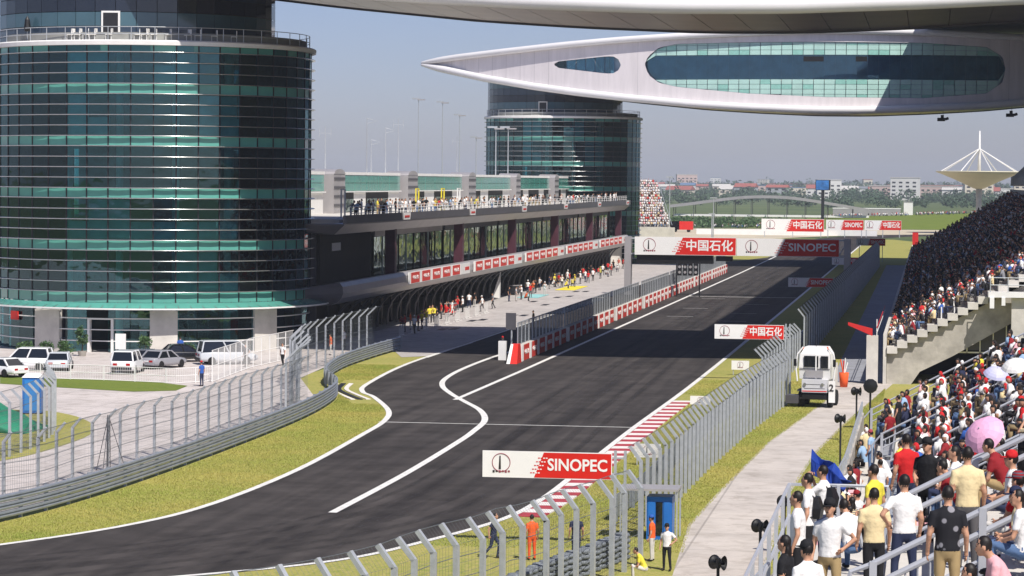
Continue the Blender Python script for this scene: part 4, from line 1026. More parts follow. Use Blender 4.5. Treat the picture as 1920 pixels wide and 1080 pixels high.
paling('tall white mesh fence screening the yard beside the silver minivan', [G(398, 717), G(430, 705), G(470, 690), G(550, 672)], 2.2, M_white, 2.2, .3)
p = G(62, 776)
t = thing('portable_toilet', 'blue portable toilet cabin behind the island fence', 'toilet', (p.x, p.y, .03), R(10))
b = MB().box((-.55, -.55, .08), (.55, .55, 2.15)).build('cabin', M_blue, t)
MB().loft([[(-.6, -.6, 2.15), (.6, -.6, 2.15), (.6, .6, 2.15), (-.6, .6, 2.15)], [(-.35, -.35, 2.38), (.35, -.35, 2.38), (.35, .35, 2.38), (-.35, .35, 2.38)]]).build('roof', M_white, t)
MB().box((-.42, -.58, .2), (.42, -.555, 2.0)).build('door', M_blue2 if 'M_blue2' in globals() else pm('blue_door', L(52, 132, 205), rough=.4, var=.05), t); MB().box((-.6, -.6, 0), (.6, .6, .08)).build('skid', M_dark, t)
c = G(-14, 806)
t = MB(); rings = []
for i in range(9):
    u = i / 8; hh = 2.3 * math.sin(math.pi * min(1, .12 + u * .85)) * (1 - .25 * u)
    rings.append([(c.x - 5.2 + 7.8 * u, c.y + 2.2 * math.cos(math.pi * k / 8) + .2 * math.sin(i * 2 + k), .03 + max(0, hh * math.sin(math.pi * k / 8) + .12 * math.sin(3 * i + 2 * k) * (0 < k < 8))) for k in range(9)])
tag(t.loft(rings).build('tarpaulin_mound', M_tarp, None, True), 'green tarpaulin covered mound on the lawn island', 'tarpaulin')
p = G(190, 888)
t = thing('lattice_tripod', 'thin lattice tripod mast behind the left guard rail', 'tripod', (p.x + .1, p.y + .8, 0))
for a in range(3):
    q = 2 * math.pi * a / 3 + .5
    MB().tube([(.85 * math.cos(q), .85 * math.sin(q), 0), (.06 * math.cos(q), .06 * math.sin(q), 2.5)], .018, 5).build('leg', M_fascia_d, t)
    MB().tube([(.1 * math.cos(q), .1 * math.sin(q), 0), (.06 * math.cos(q), .06 * math.sin(q), 2.7)], .02, 5).build('mast_rod', M_fascia_d, t)
for z in range(9): MB().tube([(.1, 0, .3 * z), (-.08, .06, .3 * z + .3)], .014, 4).build('lacing', M_fascia_d, t)
def leaf_blob(mb, c, r, n, s, rg, squash=1.):
    for _ in range(n):
        d = Vector((rg.gauss(0, 1), rg.gauss(0, 1), rg.gauss(0, 1))).normalized() * (r * rg.uniform(.45, 1.08))
        p = Vector(c) + Vector((d.x, d.y, d.z * squash))
        u = Vector((rg.gauss(0, 1), rg.gauss(0, 1), rg.gauss(0, 1))).normalized(); v = u.cross(Vector((rg.gauss(0, 1), rg.gauss(0, 1), rg.gauss(0, 1)))).normalized()
        k = s * rg.uniform(.6, 1.3)
        mb.add([p - u * k, p + v * k * .45, p + u * k, p - v * k * .45], [(0, 1, 2, 3)])
def shrub(px, py, h, w, label, n=420, palm=False):
    p = G(px, py); t = thing('shrub', label, 'shrub', (p.x, p.y, .01), group='shrubs before the near tower')
    rg = random.Random(int(px * 7)); MB().tube([(0, 0, 0), (.04, 0, h * .55)], [.07, .03], 6).build('trunk', M_bark, t)
    MB().lathe([(.28, 0), (.36, .42), (.3, .42), (.3, .38), (0, .38)], 12, cap=False).build('pot', M_conc_d, t)
    cr_ = MB()
    for k in range(9):
        a = rg.uniform(0, 6.28); leaf_blob(cr_, (w * .32 * math.cos(a), w * .32 * math.sin(a), h * rg.uniform(.35, .85)), w * .33, n // 9, .13, rg, 1.1)
    cr_.build('crown', M_leaf, t)
for px, py, h, w, lb in ((87, 672, 1.3, .9, 'small round shrub by the grey wall panel'), (124, 671, 1.2, 1.1, 'low dark shrub beneath the lobby glass'), (154, 668, 2.6, .8, 'tall narrow shrub left of the tower door'), (272, 668, 1.6, .9, 'bushy shrub beside the white wall panel'), (48, 668, 1.0, 1.2, 'low shrub behind the white off-road vehicle'), (352, 667, .9, 1.0, 'small shrub behind the black saloon')):
    shrub(px, py, h, w, lb)
p = G(226, 672)
t = thing('notice_board', 'white notice board on legs right of the tower door', 'sign', (p.x, p.y, .01))
MB().box((-.42, -.03, .7), (.42, .03, 1.9)).build('panel', M_white, t)
for dx in (-.36, .36): MB().box((dx - .03, .035, 0), (dx + .03, .08, 1.85)).build('leg', M_steel, t)
a_ = math.atan2(-TOW1[1], -TOW1[0]) + R(-57)
t = tag(MB().box((RT + .02, -.55, 2.35), (RT + .12, .55, 3.05)).build('red_sign', M_red, None, loc=(*TOW1, 0), rz=a_), 'small red sign fixed to the lower tower glass', 'sign')

# ------------------------------------------------------------------ loudspeaker horns
def horn(px, py, base, label, d=None, z_ground=0., rz=0., s=1.0):
    if d is None: p = G(px, base, z_ground)
    else: p = atY(px, base, d); 
    top = atY(px, py, p.y).z
    t = thing('horn_loudspeaker', label, 'loudspeaker', (p.x, p.y, p.z if d else z_ground), group='horn loudspeakers on poles')
    h = top - (p.z if d else z_ground)
    MB().tube([(0, 0, 0), (0, 0, h)], .05 * s, 8).build('pole', M_dark, t)
    for k in (0, 1):
        hm = MB().lathe([(.045, -.3), (.05, -.08), (.09, .05), (.22, .2), (.235, .21), (.2, .17), (.03, 0)], 16, cap=False).mesh('horn', M_black, True)
        hm.transform(Matrix.Scale(s, 4) @ Matrix.Rotation(R(90), 4, 'X') )
        o = obj('horn', hm, t, (0, 0, h - .05 - .0 * k), rz + (0 if k == 0 else R(150)))
    MB().box((-.07 * s, -.09 * s, h - .22 * s), (.07 * s, .09 * s, h + .1 * s)).build('driver_box', M_black, t)
horn(1345, 1052, 1180, 'horn loudspeaker on a pole at the bottom edge of the path', rz=R(70))
horn(1424, 984, 1130, 'horn loudspeaker on a thin pole above the concrete path edge', rz=R(70))
horn(1470, 938, 1040, 'dark horn loudspeaker half hidden by people at the stand', rz=R(60))
horn(1575, 783, 880, 'horn loudspeaker on a pole above the grass bank', rz=R(80))
horn(1605, 732, 830, 'pair of horn loudspeakers on double poles by the path', rz=R(75))
t = thing('drum_loudspeaker', 'big round black loudspeaker on a pole before the stand corner', 'loudspeaker', (*G(1631, 806)[:2], 0))
MB().tube([(0, 0, 0), (0, 0, 2.4)], .06, 8).build('pole', M_dark, t)
MB().lathe([(.1, -.3), (.38, -.25), (.42, 0), (.38, .25), (.1, .3)], 10).build('drum', M_black, t, loc=(0, 0, 2.5)).rotation_euler = (R(90), 0, 0)

# ------------------------------------------------------------------ white recovery truck
p = G(1527, 764)
t = thing('recovery_truck', 'white caged recovery truck parked on the service path', 'truck', (p.x, p.y, .014), R(-7))
MB().box((-.75, -.4, .95), (.85, 2.4, 1.75)).build('engine_box', M_tbody if 'M_tbody' in globals() else pm('truck_grey', L(205, 205, 208), rough=.5, var=.06), t)
MB().box((-.7, -.3, .5), (.8, 2.6, .95)).build('chassis', M_dark, t)
cab = MB().loft([[(-1.0, .2, 1.75), (.95, .2, 1.75), (.95, 1.9, 1.75), (-1.0, 1.9, 1.75)], [(-1.02, .1, 2.5), (.97, .1, 2.5), (.97, 1.95, 2.5), (-1.02, 1.95, 2.5)], [(-.95, .15, 3.3), (.9, .15, 3.3), (.9, 1.9, 3.3), (-.95, 1.9, 3.3)], [(-.7, .35, 3.75), (.65, .35, 3.75), (.65, 1.7, 3.75), (-.7, 1.7, 3.75)]]).build('cab', M_white, t)
MB().box((-.7, .04, 2.5), (.2, .09, 3.2)).build('windscreen', M_carglass, cab); MB().box((.35, .04, 2.45), (.82, .09, 3.2)).build('side_window', M_carglass, cab)
MB().box((-.6, .0, 1.85), (.5, .1, 2.3)).build('grille', M_fascia, cab); MB().box((.02, .02, 1.8), (.1, .1, 3.3)).build('window_post', M_white, cab)
for sx in (-1.12, 1.15): MB().tube([(sx, .1, 1.6), (sx * 1.1, .1, 2.6), (sx, .1, 3.3), (sx * .7, .2, 3.75)], .05, 6).build('cage_hoop', M_white, t)
MB().tube([(-.1, 1, 3.7), (-.1, 1, 4.5)], .02, 4).build('aerial', M_dark, t)
tyre = MB().lathe([(.28, -.16), (.46, -.16), (.5, -.1), (.5, .1), (.46, .16), (.28, .16)], 18).mesh('tyre', M_rubber, True); tyre.transform(Matrix.Rotation(R(90), 4, 'Y'))
rim = MB().lathe([(.06, .12), (.28, .1), (.28, -.1), (.06, -.12)], 12).mesh('rim', M_fascia); rim.transform(Matrix.Rotation(R(90), 4, 'Y'))
for sx in (-.85, .95):
    for y in (.25, 2.1):
        w = thing('wheel', None, None, (sx, y, .5)); w.parent = t; obj('tyre', tyre, w); obj('rim', rim, w)
MB().box((-1.75, -.5, .25), (-.95, .6, .75)).build('tool_box', M_fascia_d, t); MB().box((.95, -.45, .35), (1.35, -.4, 1.7)).build('number_board', M_wprint, t)
me = text_mesh('2', .6); me.materials.clear(); me.materials.append(M_ink); obj('number', me, t, (1.12, -.47, 1.25))
MB().box((-.7, -.55, .55), (.7, -.4, .8)).build('bumper', M_black, t)
for sx in (-.8, .7): MB().lathe([(.1, 0), (.1, .12), (.05, .16)], 10).build('beacon', M_orange, cab, loc=(sx, .5, 3.55 if abs(sx) > .75 else 3.6))
for sx in (-1.25, 1.22): MB().box((sx - .09, -.05, 2.55), (sx + .09, .02, 3.0)).build('mirror', M_black, t)
for sx in (-.55, .55): MB().lathe([(.1, 0), (.1, .05)], 10).build('headlamp', M_alu, t, loc=(sx, -.42, 1.45)).rotation_euler = (R(90), 0, 0)
for zz in (1.2, 1.45): MB().box((-.6, -.412, zz - .012), (.7, -.402, zz + .012)).build('panel_seam', M_dark, t)
MB().box((-.98, .08, 2.36), (.92, .1, 2.4)).build('cab_seam', M_fascia_d, t); MB().box((-.72, -.41, 1.0), (.82, -.402, 1.06)).build('hazard_strip', M_red, t)
for sx in (-.85, .95): MB().prism([(sx - .2, -.35, 1.0), (sx - .2, .95, 1.0), (sx - .2, .75, 1.12), (sx - .2, -.15, 1.12)], (.4, 0, 0)).build('mudguard', M_dark, t)
# marshal post booth
p = G(1238, 1010)
t = thing('marshal_booth', 'blue marshal booth behind the fence gap', 'booth', (p.x, p.y, 0))
MB().box((-.5, -.5, 0), (.5, .6, 1.7)).build('cabin', M_blue, t); MB().box((-1.6, -.8, 1.95), (.75, .9, 2.03)).build('roof', M_fascia, t)
for sx in (-1.5, .7):
    for sy in (-.7, .8): MB().box((sx - .03, sy - .03, 0), (sx + .03, sy + .03, 1.95)).build('post', M_steel, t)
for k in range(3): MB().box((-.44 + k * .31, -.53, .2), (-.18 + k * .31, -.505, 1.5)).build('door_panel', M_carglass if k == 1 else M_blue, t)
# ------------------------------------------------------------------ far grandstand
gs = thing('grandstand', 'long concrete grandstand packed with people under the roof', 'grandstand', (-3, 195, 0))
def GP(x, y, z): return (x + 3, y - 195, z)
GX = lambda i: -2.9 + .69 * i
GZ = lambda i: 2.62 + .395 * i
for i in range(23):
    MB().box(GP(GX(i), 195, GZ(i) - .42), GP(GX(i) + .74, 470, GZ(i))).build('step', M_conc, gs)
    MB().box(GP(GX(i) + .02, 194.85, GZ(i) - .46), GP(GX(i) + .72, 194.99, GZ(i) + .03)).build('step_end', M_conc, gs)
MB().box(GP(-3.15, 195, 0), GP(-2.92, 470, 3.5)).build('front_wall', M_conc, gs)
MB().prism([GP(-2.9, 195.3, 2.1), GP(12.8, 195.3, 10.4), GP(12.8, 195.3, 8.6), GP(1.6, 195.3, 2.0), GP(-.6, 195.3, .9), GP(-1.2, 195.3, 0), GP(-2.9, 195.3, 0)], (0, .9, 0)).build('raker_beam', M_conc_d, gs)
for k in range(6): MB().prism([GP(-2.9, 240 + k * 45, 2.1), GP(12.8, 240 + k * 45, 10.4), GP(12.8, 240 + k * 45, 8.6), GP(-2.9, 240 + k * 45, 0)], (0, .9, 0)).build('raker_beam', M_conc_d, gs)
MB().box(GP(13, 195, 0), GP(13.4, 470, 13.2)).build('rear_wall', M_conc_d, gs)
MB().box(GP(17, 190, 0), GP(18, 500, 39.4)).build('sky_block_wall', M_conc_d, gs)  # unseen wall in the upper tier's place, added to block sky light
MB().prism([GP(13.4, 190, 14), GP(17, 190, 17), GP(17, 190, 18.5), GP(13.4, 190, 15)], (0, 290, 0)).build('upper_tier_deck', M_conc_d, gs)
MB().box(GP(-4.3, 194.6, 0), GP(-3.5, 195.4, 3.4)).build('corner_pillar', M_conc, gs)
MB().box(GP(5.6, 193.7, 0), GP(6.6, 194.7, 6.2)).build('pillar', M_conc, gs)
MB().box(GP(4.0, 193.2, 6.25), GP(13, 194.8, 6.6)).build('walkway_slab', M_white, gs)
MB().box(GP(4.1, 193.1, 5.5), GP(4.4, 193.4, 6.25)).build('slab_bracket', M_white, gs); MB().box(GP(4.9, 193.1, 5.7), GP(5.15, 193.4, 6.25)).build('slab_bracket', M_white, gs)
for zz in (.5, 1.0): MB().tube([GP(4.1, 193.3, 6.6 + zz), GP(12.8, 193.3, 6.6 + zz)], .03, 5).build('walkway_rail', M_steel, gs)
for k in range(8): MB().box(GP(4.1 + k * 1.2, 193.27, 6.6), GP(4.16 + k * 1.2, 193.33, 7.6)).build('rail_post', M_steel, gs)
# mesh panel closing the bay below the stand
MB().box(GP(.6, 196.5, 2.4), GP(5.4, 196.55, 5.4)).build('infill_panel', M_fascia_d, gs)
for k in range(6): MB().box(GP(.8 + k * .9, 196.3, 2.2), GP(.88 + k * .9, 196.4, 5.4)).build('panel_post', M_white, gs)
MB().box(GP(.6, 196.3, 2.2), GP(5.4, 196.4, 2.3)).build('panel_rail', M_white, gs)
MB().prism([GP(-2.85, 206, 0), GP(12.9, 206, 0), GP(12.9, 206, 10.2), GP(-2.85, 206, 2.0)], (0, .2, 0)).build('undercroft_shade', M_garage, gs)  # dark sheet standing in for the shade of the void below the steps
for zz in (3.0, 3.35): MB().tube([GP(-3.6, 194.7, zz + .6), GP(-3.6, 230, zz + .6)], .03, 5).build('front_rail', M_red if zz > 3.2 else M_white, gs)
# flags and barrels by the stand corner
t = thing('red_pennant', 'long red pennant hung out from the stand corner', 'flag', G(1640, 715))
a = atY(1590, 607, 194) - t.location; b = atY(1636, 622, 194) - t.location
MB().tube([(.1, 0, 0), (.1, 0, b.z + .7)], .04, 6).build('pole', M_white, t)
MB().add([a + Vector((0, 0, .12)), b + Vector((0, 0, .22)), b - Vector((0, 0, .3)), a - Vector((0, 0, .1)), a + Vector((0, .05, .12)), b + Vector((0, .05, .22)), b + Vector((0, .05, -.3)), a + Vector((0, .05, -.1))], [(0, 1, 2, 3), (7, 6, 5, 4), (0, 4, 5, 1), (1, 5, 6, 2), (2, 6, 7, 3), (3, 7, 4, 0)]).build('cloth', M_flag, t)
p = G(1582, 726)
t = thing('flag_drum', 'orange drum holding rolled flags beside the path', 'drum', (p.x, p.y, .014))
MB().lathe([(.25, 0), (.3, .5), (.34, 1.0)], 12).build('drum', M_orange, t, True)
for k in range(4): MB().tube([(0, 0, .8), (.25 * math.cos(k * 1.7), .2 * math.sin(k * 1.7), 1.7 + .1 * k)], .05, 5).build('rolled_flag', (M_white, M_flag, M_orange, M_white)[k], t)
tag(MB().box((-7.6, 192.5, .014), (-6.2, 192.8, 1.6)).build('hoarding', M_conc), 'beige hoarding across the path behind the truck', 'hoarding')

# ------------------------------------------------------------------ near stand (curved), with deck height function
def xf(y):
    return -2.65 - .0004 * max(0, 95 - y) ** 2
FRONT = [Vector((xf(y), y, 0)) for y in [48 + 2 * i for i in range(36)]]
def nrm_at(i):
    d = (FRONT[min(i + 1, len(FRONT) - 1)] - FRONT[max(i - 1, 0)]).normalized(); return Vector((d.y, -d.x, 0))
RP, RR, RZ0 = .72, .38, 3.25
def stand_at(y0, s):                           # plan point s metres behind the front line, starting from front station y0
    i = min(max((y0 - 48) / 2, 0), len(FRONT) - 1.001); k = int(i); f = i - k
    return FRONT[k].lerp(FRONT[k + 1], f) + nrm_at(k).lerp(nrm_at(k + 1), f) * s
YL, ZL = 48.0, 7.75                            # a landing and a flight of steps end the stand on the camera's side
def ramp(y): return .034 * max(0., 95 - y)
def deck(x, y):
    if y < YL: return x + 2.4, ZL + RR * max(0, math.floor((x + .6) / RP) + 1)
    y0 = y
    for _ in range(6):
        i = min(max((y0 - 48) / 2, 0), len(FRONT) - 1.001); n = nrm_at(int(i)); s = (x - xf(y0)) * n.x + (y - y0) * n.y
        y0 = y - s * n.y
    return s, RZ0 + ramp(y) + RR * max(0, math.floor(s / RP))
ns = thing('spectator_stand', 'near stepped spectator stand curving along the service path', 'grandstand', (-2.65, 60, 0))
O = ns.location
for k in range(21):
    rings = []
    for i, p in enumerate(FRONT):
        a = p + nrm_at(i) * (k * RP) - O; b = p + nrm_at(i) * (k * RP + RP + .05) - O
        z = RZ0 + RR * k + ramp(p.y)
        rings.append([(a.x, a.y, z - .45), (b.x, b.y, z - .45), (b.x, b.y, z), (a.x, a.y, z)])
    MB().loft(rings).build('step', M_conc, ns)
    if k:
        sb = MB(); yq = 48.5
        while yq < 117:
            if not any(abs(yq - a) < .75 for a in (53, 68, 86, 102)):
                c = stand_at(yq, k * RP + .5) - O; n = nrm_at(int((yq - 48) / 2)); z = RZ0 + RR * k + ramp(yq)
                T = Matrix.Translation((c.x, c.y, z)) @ Matrix.Rotation(math.atan2(n.y, n.x), 4, 'Z')
                sb.box((-.2, -.21, .32), (.18, .21, .37), 0, T); sb.box((.15, -.21, .37), (.2, .21, .68), 0, T); sb.box((-.05, -.05, 0), (.05, .05, .32), 0, T)
            yq += .55
        tag(sb.build('seat_row', M_seat if 'M_seat' in globals() else M_steel, ns), kind='stuff')
pr = [[FRONT[i] - O - nrm_at(i) * .18 + Vector((0, 0, .0)), FRONT[i] - O - nrm_at(i) * .02, FRONT[i] - O - nrm_at(i) * .02 + Vector((0, 0, 4.3 + ramp(FRONT[i].y))), FRONT[i] - O - nrm_at(i) * .18 + Vector((0, 0, 4.3 + ramp(FRONT[i].y)))] for i in range(len(FRONT))]
MB().loft(pr).build('parapet', M_conc_d, ns)
MB().tube([FRONT[i] - O - nrm_at(i) * .1 + Vector((0, 0, 4.75 + ramp(FRONT[i].y))) for i in range(len(FRONT))], .035, 6).build('parapet_rail', M_steel, ns)
for i in range(0, len(FRONT)): MB().box((-.03, -.03, 4.3), (.03, .03, 4.75)).build('rail_post', M_steel, ns, loc=FRONT[i] - O - nrm_at(i) * .1 + Vector((0, 0, ramp(FRONT[i].y))))
# aisle handrails climbing the steps
M_rail = pm('rail_grey', L(188, 190, 196), rough=.4, metal=.2, var=.06)
def aisle(y0, side, label, s0=0., s1=13.):
    base = stand_at(y0, s0); t = thing('aisle_railing', label, 'railing', (base.x, base.y, RZ0 + ramp(y0) + RR * (s0 / RP)), group='handrails on the near stand')
    def pt(s, h): q = stand_at(y0, s) - base; return Vector((q.x, q.y, (s - s0) * RR / RP + h))
    for h in (.55, .82, 1.08): MB().tube([pt(s0, h), pt(s1, h)], .04 if h > 1 else .03, 6).build('rail', M_rail, t)
    s = s0
    while s < s1:
        MB().box((-.05, -.05, -.02), (.05, .05, 1.12)).build('post', M_rail, t, loc=pt(s, 0)); s += 2.2
    s = s0 + .15
    while s < s1: MB().tube([pt(s, .5), pt(s, 1.06)], .014, 4).build('baluster', M_rail, t) if y0 < 60 else None; s += .3
    MB().tube([pt(s0, 1.08), pt(s0 - .35, .85), pt(s0 - .35, .2)], .035, 6).build('rail_return', M_rail, t)
# landing and steps at the camera's end
t = thing('landing_railing', 'steel railing round the landing where people gather', 'railing', (-2.35, 47.9, ZL), group='handrails on the near stand')
for h in (.5, 1.05): MB().tube([(1.75, 0, h), (0, 0, h), (0, -20, h)], .03, 6).build('rail', M_rail, t)
for q in (0, .85, 1.7): MB().box((q - .03, -.03, 0), (q + .03, .03, 1.05)).build('post', M_rail, t)
for q in range(1, 11): MB().box((-.03, -q * 2 - .03, 0), (.03, -q * 2 + .03, 1.05)).build('post', M_rail, t)
MB().box((-2.4 - O.x, 26 - O.y, 0), (-.6 - O.x, 47.98 - O.y, ZL)).build('landing', M_conc, ns)
for k in range(10): MB().box((-.6 + k * RP - O.x, 26 - O.y, 5), (-.6 + (k + 1) * RP - O.x + .04, 47.98 - O.y, ZL + RR * (k + 1))).build('stair', M_conc, ns)
for y_, lb in ((37.6, 'long handrail nearest the camera at the bottom of the stand'), (44.2, 'second long handrail climbing behind the man in black shirt')):
    t = thing('aisle_railing', lb, 'railing', (-.7, y_, ZL), group='handrails on the near stand')
    for h in (.45, .82, 1.12): MB().tube([(0, 0, h), (6, 0, h + 6 * RR / RP)], .045 if h > .5 else .03, 8).build('rail', M_rail, t)
    for q in range(5): MB().box((q * 1.45 - .05, -.05, q * 1.45 * RR / RP - .02), (q * 1.45 + .05, .05, q * 1.45 * RR / RP + 1.15)).build('post', M_rail, t)
    for q in range(36): MB().tube([(q * .165 + .1, 0, (q * .165 + .1) * RR / RP + .45), (q * .165 + .1, 0, (q * .165 + .1) * RR / RP + .82)], .014, 4).build('baluster', M_rail, t)
    MB().tube([(0, 0, 1.12), (-.3, 0, 1.0), (-.36, 0, .75), (-.3, 0, .5), (0, 0, .45)], .04, 6).build('rail_return', M_rail, t)
aisle(52.4, 1, 'handrail of the second aisle behind the man in cream', 5.0); aisle(53.8, 1, 'far handrail of the second aisle under the pink umbrella', 5.0)
aisle(68, 1, 'handrail of the middle aisle among the red shirts', 3.0); aisle(86, 1, 'handrail of the fourth aisle', 1.5); aisle(102, 1, 'handrail of the fifth aisle', 1.0)
aisle(117.6, 1, 'end railing closing the far side of the near stand', .3, 11)

# ------------------------------------------------------------------ people
def person_source(pose):
    mb = MB(); hz = pose.get('hz', .9); lean = pose.get('lean', 0); twist = pose.get('head', 0)
    T = Matrix.Translation((0, 0, hz)) @ Matrix.Rotation(-lean, 4, 'X')
    def ringt(z, w, d, y=0.): return [T @ Vector((w * math.cos(2 * math.pi * k / 12), y + d * math.sin(2 * math.pi * k / 12), z)) for k in range(12)]
    mb.loft([ringt(-.13, .12, .09), ringt(-.06, .16, .115), ringt(.03, .168, .12)], 3)
    mb.loft([ringt(-.02, .172, .126), ringt(.12, .155, .115), ringt(.28, .175, .12), ringt(.40, .19, .112), ringt(.47, .165, .09), ringt(.53, .07, .06)], 2)
    mb.tube([T @ Vector((0, 0, .48)), T @ Vector((0, .02, .62))], .054, 8, 0)
    H = T @ Matrix.Translation((0, .03, .672)) @ Matrix.Scale(.92, 4) @ Matrix.Rotation(pose.get('nod', 0) + lean * .6, 4, 'X') @ Matrix.Rotation(twist, 4, 'Z')
    def ellT(c, r, m):
        o = len(mb.v); mb.ell(c, r, m, 12, 8)
        for i in range(o, len(mb.v)): mb.v[i] = tuple(H @ Vector(mb.v[i]))
    ellT((0, .0, .0), (.077, .095, .118), 0); ellT((0, .06, -.07), (.05, .04, .045), 0)
    ellT((0, -.022, .028), (.088, .098, .112), 1); ellT((0, .1, -.01), (.015, .02, .025), 0)
    for s in (-1, 1): ellT((s * .083, .005, -.01), (.014, .025, .035), 0)
    if pose.get('long'): ellT((0, -.075, -.14), (.085, .05, .17), 1)
    hands = []
    for s, arm in zip((-1, 1), pose['arms']):
        sh = T @ Vector((s * .175, 0, .435)); el = T @ Vector((s * arm[0][0], arm[0][1], .435 + arm[0][2])); ha = T @ Vector((s * arm[1][0], arm[1][1], .435 + arm[1][2]))
        mid = sh.lerp(el, .62)
        mb.tube([sh.lerp(Vector((0, sh.y, sh.z)), .25), sh, mid], [.06, .066, .058], 8, 2); mb.tube([mid.lerp(sh, .2), el, el.lerp(ha, .85)], [.046, .042, .03], 8, 0)
        mb.ell(ha, (.034, .034, .045), 0, 8, 6); hands.append((el, ha))
    for s, leg in zip((-1, 1), pose['legs']):
        hp = Vector((s * .09, 0, hz - .05)); kn = Vector((s * leg[0][0], leg[0][1], hz + leg[0][2])); an = Vector((s * leg[1][0], leg[1][1], hz + leg[1][2]))
        mb.tube([hp, hp.lerp(kn, .5), kn, kn.lerp(an, .5), an], [.088, .08, .06, .055, .045], 8, 3)
        mb.ell((an.x, an.y + .06, max(an.z - .03, .045)), (.046, .13, .045), 4, 8, 6)
    return mb, H, hands
def person_mesh(name, pose, voxel=.021):
    mb, H, hands = person_source(pose)
    mats = [M_skin, M_hair, M_shirt, TROUSER[0], M_shoe]
    src = mb.mesh('tmp', mats); o = obj('tmp', src)
    md = o.modifiers.new('r', 'REMESH'); md.mode = 'VOXEL'; md.voxel_size = voxel; md.use_smooth_shade = True
    sm = o.modifiers.new('s', 'SMOOTH'); sm.factor = .5; sm.iterations = 2
    dg = bpy.context.evaluated_depsgraph_get(); me = bpy.data.meshes.new_from_object(o.evaluated_get(dg))
    tree = BVHTree.FromPolygons([Vector(v) for v in mb.v], mb.f); mi = []
    for p in me.polygons:
        loc, nr, idx, dd = tree.find_nearest(p.center); mi.append(2 if (mb.m[idx] == 3 and p.center.z > pose.get('hz', .9) - .03 and pose.get('hz', .9) > .6) else mb.m[idx])
    bpy.data.objects.remove(o)
    # fingers, eyes and mouth joined on
    ex = MB()
    vs = [tuple(v.co) for v in me.vertices]; fs = [tuple(p.vertices) for p in me.polygons]
    ex.v = vs; ex.f = fs; ex.m = mi
    for (el, ha), s in zip(hands, (-1, 1)):
        d = (ha - el).normalized(); side = d.cross(Vector((1, 0, 0)) if abs(d.x) < .8 else Vector((0, 0, 1))).normalized(); inn = d.cross(side).normalized()
        for k, ln in enumerate((.062, .075, .08, .07)):
            b = ha + d * .025 + side * (-.027 + .018 * k); m = b + d * ln * .55; e = m + (d * .6 + inn * .5 * s).normalized() * ln * .45
            ex.tube([b, m, e], [.0095, .009, .007], 5, 0)
        b = ha - side * .03; ex.tube([b, b + (d * .5 - side * .6).normalized() * .035, b + (d * .9 - side * .4).normalized() * .065], [.011, .010, .008], 5, 0)
    for s in (-1, 1):
        o0 = len(ex.v); ex.ell((s * .03, .087, .018), (.011, .006, .006), 1, 6, 4)
        for i in range(o0, len(ex.v)): ex.v[i] = tuple(H @ Vector(ex.v[i]))
    o0 = len(ex.v); ex.ell((0, .098, -.06), (.022, .006, .006), 4, 6, 4)
    for i in range(o0, len(ex.v)): ex.v[i] = tuple(H @ Vector(ex.v[i]))
    out = ex.mesh(name, mats, True); bpy.data.meshes.remove(me)
    return out, H
dn_ = ((.24, -.03, -.27), (.25, .06, -.52))
st = [((.10, .0, -.44), (.11, -.02, -.83))] * 2
POSES = {
    'stand': dict(arms=[dn_, dn_], legs=st),
    'long': dict(arms=[dn_, ((.23, .02, -.26), (.12, .2, -.34))], legs=st, long=True),
    'hips': dict(arms=[((.36, -.06, -.2), (.2, .08, -.36)), dn_], legs=[((.12, .03, -.44), (.15, .0, -.83)), ((.12, -.02, -.44), (.13, -.05, -.83))]),
    'shade': dict(arms=[((.3, .12, -.1), (.1, .17, .18)), dn_], legs=st, nod=-.05),
    'camera': dict(arms=[((.24, .2, -.16), (.06, .24, .16)), ((.24, .2, -.16), (.06, .24, .16))], legs=st),
    'walk': dict(arms=[((.23, .12, -.25), (.24, .28, -.42)), ((.23, -.14, -.24), (.24, -.1, -.5))], legs=[((.09, .2, -.40), (.1, .12, -.82)), ((.09, -.08, -.44), (.1, -.34, -.78))], lean=.06),
    'lean': dict(arms=[((.22, .22, -.2), (.14, .42, -.12)), ((.22, .22, -.2), (.14, .42, -.12))], legs=st, lean=.42, hz=.88),
    'sit': dict(hz=.45, arms=[((.23, .08, -.25), (.13, .3, -.34)), ((.23, .08, -.25), (.13, .3, -.34))], legs=[((.11, .42, .06), (.12, .40, -.37))] * 2),
    'sitfwd': dict(hz=.45, lean=.45, arms=[((.22, .18, -.25), (.08, .36, -.25)), ((.22, .18, -.25), (.08, .36, -.25))], legs=[((.13, .42, .06), (.13, .40, -.37))] * 2),
    'sitlong': dict(hz=.45, lean=.1, long=True, arms=[((.22, .1, -.25), (.05, .3, -.3)), ((.22, .1, -.25), (.05, .3, -.3))], legs=[((.08, .42, .06), (.08, .40, -.37))] * 2, head=.5),
}
PM = {k: person_mesh('person_' + k, v) for k, v in POSES.items()}
capm = MB().lathe([(.098, -.02), (.1, .02), (.085, .075), (.045, .105), (.001, .112)], 12).box((-.06, .08, -.02), (.06, .18, -.005)).mesh('cap', M_shirt, True)
packm = MB().loft([[(-.13, -.1, .08), (.13, -.1, .08), (.13, -.2, .08), (-.13, -.2, .08)], [(-.14, -.1, .24), (.14, -.1, .24), (.13, -.23, .24), (-.13, -.23, .24)], [(-.1, -.1, .42), (.1, -.1, .42), (.09, -.17, .42), (-.09, -.17, .42)]]).tube([(-.09, -.1, .42), (-.1, 0, .485), (-.11, .13, .38), (-.13, .1, .12), (-.12, -.1, .1)], .016, 4).tube([(.09, -.1, .42), (.1, 0, .485), (.11, .13, .38), (.13, .1, .12), (.12, -.1, .1)], .016, 4).mesh('backpack', M_black)
